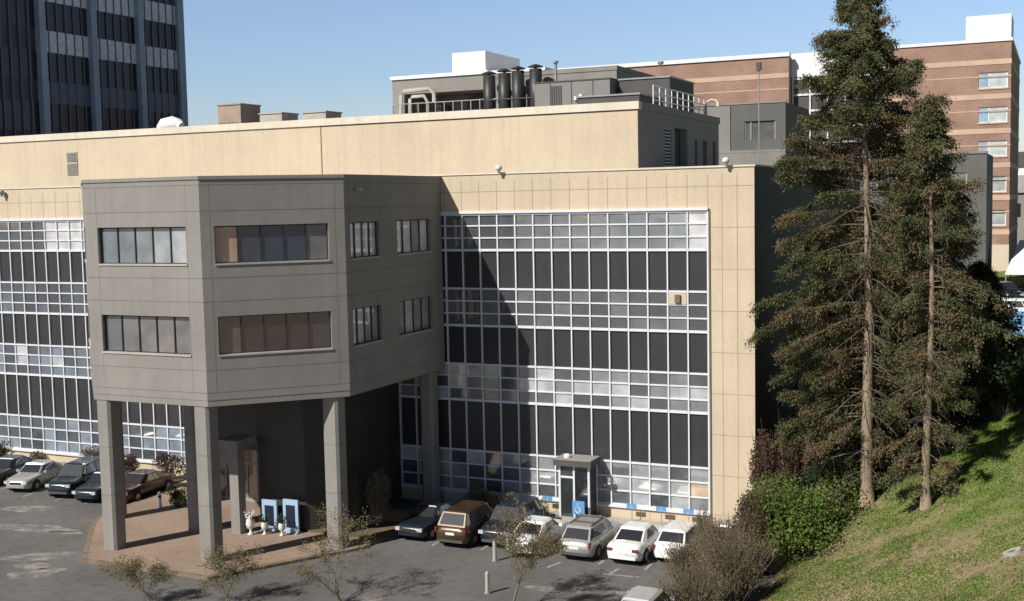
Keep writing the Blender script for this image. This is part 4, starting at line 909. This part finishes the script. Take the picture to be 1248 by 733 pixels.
def conifer(x, y, H, rad, label, seed, trunk_r, bare=None, needle=M['needle'], density=1.0, lean=(0, 0), dead=True, brown=.36, size=.060, nb0=6):
    """rad(h, az) -> crown radius; bare(az, h) -> 0..1 how leafless a branch there is"""
    z0 = hill_h(x, y); rnd = random.Random(seed); t = empty('conifer_tree', (x, y, z0-.1), label, 'tree', 'tall conifers on the grass bank')
    def tp(h): f = h/H; return Vector((lean[0]*f+.10*math.sin(f*7+seed), lean[1]*f+.08*math.cos(f*6), h))
    tm = MB(); n = 20; pts = []; rs = []
    for i in range(n+1): f = i/n; pts.append(tp(H*f)); rs.append(max(.02, trunk_r*(1-f)**.85*(1.3 if i == 0 else 1+rnd.uniform(-.04, .04))))
    tm.tube(pts, rs, 10); tm.build('trunk', M['bark'], t, smooth=True)
    lm = MB(); G = []; B = []; dg = []; db = []; npr = np.random.default_rng(seed)
    def spray(p, e, cnt, isb):
        q = npr.random((cnt, 1)); c = np.array(p)*(1-q)+np.array(e)*q+npr.normal(size=(cnt, 3))*(.06+.08*q); tv = np.array((e-p).normalized())
        (B if isb else G).append(c); (db if isb else dg).append(np.repeat(tv[None], cnt, 0))
    h = H*.06
    while h < H*.99:
        hf = h/H; nb = nb0 if hf > .2 else nb0-2; a0 = rnd.uniform(0, 6.28)
        for k in range(nb):
            az = a0+k*6.283/nb+rnd.uniform(-.4, .4); br = bare(az, hf) if bare else 0
            Rr = max(.15, rad(hf, az)*rnd.choice((.55, .75, .9, .97, 1.05) if hf < .7 else (.4, .65, .85, 1.0, 1.25))*rnd.uniform(.92, 1.08)*(1.0 if br < .5 else rnd.uniform(.3, .8)))
            if br > 1 and rnd.random() < .6: continue
            base = tp(h+rnd.uniform(-.3, .3)); d = Vector((math.cos(az), math.sin(az), 0)); side = Vector((-d.y, d.x, 0))
            up0 = rnd.uniform(.15, .45) if hf > .6 else rnd.uniform(-.1, .25); droop = rnd.uniform(.15, .35)*Rr if hf > .6 else rnd.uniform(.25, .6)*Rr; wob = rnd.uniform(-.12, .12)
            def bp(s_): return base+d*Rr*s_+Vector((0, 0, up0*Rr*s_-droop*s_*s_+.18*Rr*max(0, s_-.7)))+side*wob*Rr*math.sin(3*s_)
            m_ = 6; r0 = max(.008, .008+.009*Rr*(1-hf*.3)); lm.tube([bp(i/m_) for i in range(m_+1)], [max(.005, r0*(1-.85*i/m_)) for i in range(m_+1)], 4, cap=False)
            isb = rnd.random() < brown*(1 if hf < .78 else .55)
            if rnd.random() < br:
                if dead:
                    for q in range(4):
                        s_ = rnd.uniform(.2, .95); p = bp(s_); e = p+d*rnd.uniform(.1, .6)+side*rnd.uniform(-.7, .7)+Vector((0, 0, rnd.uniform(-.8, .0))); lm.tube([p, (p+e)/2+Vector((0, 0, .07)), e], [.008, .006, .003], 3, cap=False)
                if rnd.random() < (.7 if br < 1 else 1.1): continue
            nt_ = int((6+Rr*9)*density*(.85 if hf > .72 else 1.05)); cl = mnoise.noise((base.x*.5+d.x*Rr*.5+seed, base.y*.5+d.y*Rr*.5, h*.45))
            if cl < -.27: nt_ = int(nt_*.5)
            for q in range(nt_):
                s_ = max(.10, min(1, 1-abs(rnd.gauss(0, .38)))); p = bp(s_); sg = rnd.choice((-1, 1)); tl = rnd.uniform(.2, .85)*(1.15-.4*s_)*min(1, .35+Rr*.3)
                e = p+side*sg*tl*.7+d*tl*.45+Vector((0, 0, -tl*rnd.uniform(.1, 1.0)))
                spray(p, e, 44, isb and rnd.random() < .75)
        h += H*(.0145 if hf > .3 else .018)*rnd.uniform(.7, 1.3)
    lm.build('limbs', M['twig'], t)
    G = np.concatenate(G); leafmesh('crown', G, size, needle, t, seed, elong=2.1, nrm=np.concatenate(dg))
    if B: B = np.concatenate(B); leafmesh('brown_foliage', B, size*.95, M['needle_brown'], t, seed+1, elong=2.1, nrm=np.concatenate(db))
    print(label, len(G), len(B)); return t

def rad1(hf, az):
    p = [(0, 3.6), (.12, 4.3), (.3, 4.8), (.45, 4.9), (.58, 4.7), (.68, 4.1), (.77, 3.2), (.85, 2.3), (.93, 1.4), (.975, .8), (1, .2)]
    r = np.interp(hf, *zip(*p)); r *= 1-.30*max(0, math.cos(az))*(hf < .75); return float(r)*(.85+.30*mnoise.noise((math.cos(az)*1.3, math.sin(az)*1.3, hf*6)))
def bare1(az, hf):
    a = (az+PI) % (2*PI)-PI; b = 0
    if hf < .74 and -2.45 < a < -.4: b = .93
    if hf < .74 and -2.05 < a < -.8: b = 1.01
    if hf < .47 and abs(a) < .9: b = max(b, .80)
    if hf < .14: b = max(b, .5)
    return b
conifer(5.85, -2.4, 24.0, rad1, 'tallest conifer with bare pale trunk nearest the tan building', 11, .30, bare1, density=1.0, lean=(-.35, .2), nb0=8)
def rad2(hf, az):
    p = [(0, 2.6), (.2, 3.1), (.4, 3.1), (.55, 2.6), (.68, 1.9), (.78, 1.35), (.87, .95), (.95, .5), (1, .1)]
    r = np.interp(hf, *zip(*p)); return float(r)*(.85+.3*mnoise.noise((math.cos(az)*1.3+5, math.sin(az)*1.3, hf*7)))
def bare2(az, hf):
    a = (az+PI) % (2*PI)-PI; b = 0
    if hf < .78 and -2.5 < a < -.5: b = .93
    if hf < .78 and -2.1 < a < -.85: b = 1.01
    if hf < .45 and abs(a) < 1.2: b = max(b, .8)
    if hf < .6 and abs(a) > 2.4: b = max(b, .6)
    if hf < .3: b = max(b, .8)
    return b
conifer(8.7, -5.2, 17.9, rad2, 'slimmer second conifer with bare trunk standing right of the tallest one', 23, .21, bare2, density=.9, brown=.38)
def rad3(hf, az): return float(np.interp(hf, [0, .1, .4, .7, .9, 1], [1.6, 2.6, 3.4, 2.3, 1.0, .1]))
conifer(7.4, 5.5, 16.0, rad3, 'dark dense conifer behind and between the two bare trunks', 31, .2, None, needle=M['needle_dark'], density=.8, dead=False, brown=.2)
conifer(3.4, 4.5, 12.5, lambda h, a: float(np.interp(h, [0, .2, .6, .9, 1], [2.2, 2.6, 2.0, .7, .1])), 'dark conifer close to the shaded side wall behind the tallest one', 35, .18, None, needle=M['needle_dark'], density=.8, dead=False, brown=.4)
conifer(9.9, 8.5, 8.0, lambda h, a: float(np.interp(h, [0, .2, .6, .9, 1], [1.8, 2.3, 1.7, .7, .1])), 'dark conifer behind the second trunk at the right', 37, .18, None, needle=M['needle_dark'], density=.8, dead=False, brown=.2)

def shrub(name, x, y, rx, ry, rz_, m, label, seed, n=2500, size=.11, twigs=60, z=None, group=None, cat='shrub', lobes=9, hollow=.55, zc=.5, elong=1.3, up=0, twm=None):
    z0 = (hill_h(x, y) if z is None else z); t = empty(name, (x, y, z0), label, cat, group); r = np.random.default_rng(seed); rnd = random.Random(seed)
    L_ = []
    for k in range(lobes): a = rnd.uniform(0, 6.28); q = rnd.uniform(.1, .65); L_.append((rx*q*math.cos(a), ry*q*math.sin(a), rz_*rnd.uniform(.35, .95), rnd.uniform(.28, .55)))
    pts = []
    while len(pts) < n:
        lx, ly, lz, s_ = L_[rnd.randrange(lobes)]; v = r.normal(size=3); v /= np.linalg.norm(v); q = rnd.uniform(hollow, 1)
        p = (lx+v[0]*rx*s_*q, ly+v[1]*ry*s_*q, lz+v[2]*rz_*s_*q*.8)
        gz = hill_h(x+p[0], y+p[1])-z0 if z is None else 0
        if p[2] > gz: pts.append(p)
    tw = MB()
    for k in range(twigs):
        lx, ly, lz, s_ = L_[k % lobes]; e = Vector((lx+rnd.gauss(0, rx*s_*.6), ly+rnd.gauss(0, ry*s_*.6), max(.1, lz+rnd.uniform(0, rz_*s_)))); b0 = Vector((e.x*.25, e.y*.25, -.05)); mid = b0.lerp(e, .5)+Vector((rnd.gauss(0, .1), rnd.gauss(0, .1), .12*rz_))
        tw.tube([b0, mid, e], [.018, .011, .004], 4, cap=False)
    tw.build('stems', twm or M['twig'], t)
    leafmesh('foliage', pts, size, m, t, seed, elong=elong, up=up); return t
# ivy and brown shrubs at the corner
shrub('ivy_bush', 3.0, -4.2, 2.9, 4.0, 2.6, M['leaf'], 'bright green leafy ivy bush at the foot of the tallest conifer', 41, 17000, .11, 60, lobes=34)
shrub('green_bush', 4.6, -1.2, 1.8, 2.0, 3.4, M['leaf_deep'], 'green bush rising behind the ivy right of the tan corner', 42, 8000, .11, 50, lobes=12)
shrub('brown_shrub', 1.4, -1.5, 1.5, 1.7, 4.6, M['leaf_brown'], 'tall reddish brown shrub against the corner of the tan building', 43, 9000, .09, 220, lobes=14)
shrub('brown_shrub', 1.6, -6.3, 1.6, 2.6, 3.2, M['leaf_brown'], 'dark brown twiggy shrub in front of the ivy bush', 44, 8000, .08, 300, lobes=14)
shrub('brown_shrub', 7.3, 3.2, 1.7, 1.8, 3.8, M['leaf_brown'], 'rusty brown shrub between the two bare conifer trunks', 45, 5000, .1, 160, lobes=12)
for k, (x, y, rx, ry, h, n, lb) in enumerate(((.3, -7.6, 1.6, 1.7, 2.5, 5600, 'olive brown twiggy shrub below the pale car at the corner'), (-.9, -9.0, 1.3, 1.3, 1.5, 2600, 'low olive shrub in front of the white hatchback'), (1.4, -10.4, 2.0, 1.9, 2.6, 6500, 'large olive shrub right at the foot of the grass bank'), (.6, -13.2, 2.2, 1.6, 1.9, 5600, 'olive shrub along the bottom of the picture beside the silver car'), (-1.0, -5.6, .65, .8, 2.0, 1500, 'slim olive shrub between the hatchback and the pale car'))):
    shrub('olive_shrub', x, y, rx, ry, h, M['leaf_olive'], lb, 50+k, int(n*.62), .062, 620, lobes=20, hollow=.1, group='olive twiggy shrubs by the car park')
# dark greenery on the right
for k, (x, y, rx, ry, h, n, mm, lb) in enumerate(((13.8, 2.5, 2.6, 2.2, 1.6, 6000, 'leaf_deep', 'deep green bush at the top of the bank on the right edge'), (11.2, 5.2, 2.4, 2.2, 3.0, 8000, 'leaf_deep', 'deep green bush behind the second conifer trunk'), (16.0, 8.5, 3.0, 3.0, 1.1, 4000, 'leaf_deep', 'large dark bush beyond the bank at the right edge'), (9.8, 11, 2.6, 2.6, 5.5, 7000, 'needle_dark', 'dark evergreen bush far behind the second trunk'), (5.6, 9, 2.4, 2.6, 5.5, 7000, 'needle_dark', 'dark evergreen bush beside the shaded side wall'), (12.9, 13.5, 2.3, 2.4, 1.7, 5000, 'leaf_deep', 'sunlit green bush below the blue sign'))):
    shrub('evergreen_bush', x, y, rx, ry, h, M[mm], lb, 60+k, n, .14, 30, lobes=16, group='dark bushes on the bank')
# planting below the façade and in the bed before the lobby
for k, (x, y, h, mm, lb) in enumerate(((-50.5, -1.7, 1.2, 'leaf_brown', 'brown red shrub by the wall at the left picture edge'), (-46.8, -1.8, .9, 'leaf_olive', 'low olive shrub in the left bed behind the silver sedan'), (-41.9, -1.7, 1.4, 'leaf_olive', 'rounded olive shrub in the left bed behind the teal vehicle'), (-39.3, -1.6, 1.3, 'leaf_brown', 'dark brown shrub in the left bed near the front column'), (-36.2, -1.6, 1.3, 'leaf_brown', 'brown shrub seen between the two left columns'))):
    shrub('bed_shrub', x, y, 1.3, .6, h, M[mm], lb, 70+k, 1500, .09, 60, z=.2, group='shrubs in the left planting bed')
for k, (x, y, rx, h, lb) in enumerate(((-21.1, -7.3, 1.0, 1.4, 'thin leafy shrub beside the right poster board'), (-19.6, -6.6, .9, 1.8, 'leafless twiggy shrub behind the right front column'), (-18.3, -6.2, .9, 2.2, 'tall sparse shrub just right of the right front column'))):
    shrub('sparse_shrub', x, y, rx, .9, h, M['leaf_olive'], lb, 80+k, 2600, .07, 260, z=.2, group='sparse shrubs in front of the lobby', twm=M['bark_grey'])
for k, (x, y, lb) in enumerate(((-12.6, -1.6, 'low shrub below the window grid behind the brown vehicle'), (-14.6, -1.5, 'low shrub below the window grid behind the dark car'), (-11.2, -1.9, 'low shrub below the window grid left of the vestibule'))):
    shrub('bed_shrub', x, y, 1.2, .6, 1.1, M['leaf_olive'], lb, 90+k, 1300, .08, 90, z=.15, group='shrubs below the large window grid')
t = shrub('clipped_shrub', -31.2, -6.6, 1.1, .7, 1.0, M['leaf_deep'], 'dark clipped shrub on the plaza seen between the columns', 97, 2500, .07, 20, z=.15)
t = empty('bollard', (-32.0, -7.1, .13), 'white bollard beside the clipped shrub on the plaza', 'bollard'); mb = MB(); mb.lathe((0, 0, 0), [(.1, 0), (.1, .85), (.06, .92)], 10); mb.build('post', M['white'], t); mb = MB(); mb.lathe((0, 0, .62), [(.105, 0), (.105, .12)], 10); mb.build('stripe', M['grey_dark'], t)
for (x, y, lb) in ((-10.3, -8.9, 'pale bollard left of the bare tree by the white sedan'), (-8.6, -13.2, 'pale bollard standing alone in the lower middle of the asphalt')):
    t = empty('bollard', (x, y, 0), lb, 'bollard', 'pale bollards on the asphalt'); mb = MB(); mb.lathe((0, 0, 0), [(.09, 0), (.09, .9), (.05, .97)], 10); mb.build('post', M['concrete'], t); mb = MB(); mb.lathe((0, 0, -.0), [(.14, 0), (.14, .05)], 10); mb.build('base', M['grey_metal'], t)

def bare_tree(x, y, H, spread, label, seed, leaf_n, m, fork=.35, r0=.06, size=.07, trunk=None):
    t = empty('young_tree', (x, y, 0), label, 'tree', 'nearly leafless young trees in the car park'); rnd = random.Random(seed); tm = MB(); br = MB(); tips = []
    def grow(p, d, L_, r, depth, mb):
        q = [p]; rr_ = [r]; n = 4
        for i in range(n):
            d = (d+Vector((rnd.gauss(0, .12), rnd.gauss(0, .12), rnd.gauss(.02, .08)))).normalized(); q.append(q[-1]+d*L_/n); rr_.append(max(.003, r*(1-.45*(i+1)/n)))
            if depth > 0 and depth < 4: tips.append(q[-1])
        mb.tube(q, rr_, 5 if depth < 2 else 3, cap=False)
        if depth >= 4: tips.extend(q[2:]); return
        for k in range(5 if depth == 0 else rnd.choice((2, 3, 3))):
            a = rnd.uniform(0, 6.28); s_ = spread*rnd.uniform(.6, 1.2); nd = (d+Vector((math.cos(a)*s_, math.sin(a)*s_, .1))).normalized()
            grow(q[-1] if k < 2 else q[-2], nd, (H*fork if depth == 0 else L_)*rnd.uniform(.6, .9), rr_[-1]*.78, depth+1, br)
    grow(Vector((0, 0, 0)), Vector((0, 0, 1)), trunk or H*fork, r0, 0, tm)
    tm.build('trunk', M['bark_grey'], t); br.build('limbs', M['bark_grey'], t)
    r = np.random.default_rng(seed); P_ = np.array([tuple(tips[i]) for i in r.integers(0, len(tips), leaf_n)])+r.normal(size=(leaf_n, 3))*.1
    leafmesh('foliage', P_, size, m, t, seed, elong=1.4); return t
bare_tree(-13.9, -16.6, 8.6, .95, 'leafless young tree with many thin stems in front of the right front column', 5, 4500, M['leaf_olive'], .2, .06, .05, .45)
bare_tree(-6.75, -14.6, 7.6, .8, 'young street tree with forked trunk in front of the white sedan', 8, 9000, M['leaf_olive'], .2, .06, .05, 1.35)
bare_tree(-18.0, -19.0, 6.6, 1.1, 'low twiggy sapling at the bottom picture edge below the plaza', 13, 5000, M['leaf_olive'], .17, .04, .05, .5)
bare_tree(-21.4, -19.9, 6.2, 1.1, 'second low twiggy sapling at the bottom edge, further left', 15, 4500, M['leaf_olive'], .17, .04, .05, .5)
# white oval cover on the grass
x, y = 11.4, -7.0
t = None
for it in range(40):
    h = hill_h(x, y); d = ray(1234, 674); s_ = (h-CAM[2])/d[2]; x, y = x*.5+.5*(CAM[0]+d[0]*s_), y*.5+.5*(CAM[1]+d[1]*s_)
t = empty('drain_cover', (x, y, hill_h(x, y)+.02), 'white oval concrete ring with dark hole lying in the grass', 'drain cover'); t.rotation_euler = (0, R(-24), 0)
mb = MB(); mb.lathe((0, 0, 0), [(.34, -.05), (.34, .06), (.17, .06), (.17, -.02)], 16); mb.build('ring', M['concrete'], t); mb = MB(); mb.lathe((0, 0, 0), [(.165, 0), (.165, .02)], 14); mb.build('hole', M['black_metal'], t)

# vehicles and sign on the upper street
def ground_hit(px, py):
    x, y = 20., 20.
    d = ray(px, py); s_ = 30.
    for k in range(400):
        p = CAM+d*s_
        if p[2] < hill_h(p[0], p[1]): break
        s_ += .5
    return p
for px, py, kd, m, rz, lb, nm in ((1226, 362, 'suv', black, .35, 'dark blue van sized vehicle on the upper street behind the trees', 'parked_car'), (1240, 386, 'suv', white, 1.5, 'white vehicle below the dark blue one on the upper street', 'parked_car'), (1222, 403, 'sedan', cream_p, 1.45, 'grey sedan seen just above the bushes on the upper street', 'parked_car')):
    p = ground_hit(px, py+6); car(kd, p[0], p[1], rz, m, lb, nm, z=hill_h(p[0], p[1]), group='vehicles on the upper street'); print(lb, p)
p = ground_hit(1243, 425); t = sign_board(p[0], p[1], hill_h(p[0], p[1]), 2.4, 1.5, 1.6, 'blue street sign with white marks at the right picture edge', True, 0, 'street_sign'); print('sign', p)

# grass blades on the visible bank: one object
r = np.random.default_rng(77); N = 150000; X = r.uniform(2.2, 17, N); Y = r.uniform(-24, 4, N); keep = []
for a, b in zip(X, Y):
    h = hill_h(a, b)
    if h > .05 and not (mnoise.noise((a*.35, b*.35, 4)) > .12 and a+b < 4 and r.random() < .72) and mnoise.noise((a*.8, b*.8, 9)) > -.25+.9*r.random()-.45: keep.append((a, b, h+.03))
gt = empty('x', (0, 0, 0), None, None); o = leafmesh('grass', keep, .075, M['blade'], None, 3, elong=.9, up=3); bpy.data.objects.remove(gt)
tag(o, 'short green and dry grass growing over the bank', 'grass', kind='stuff')
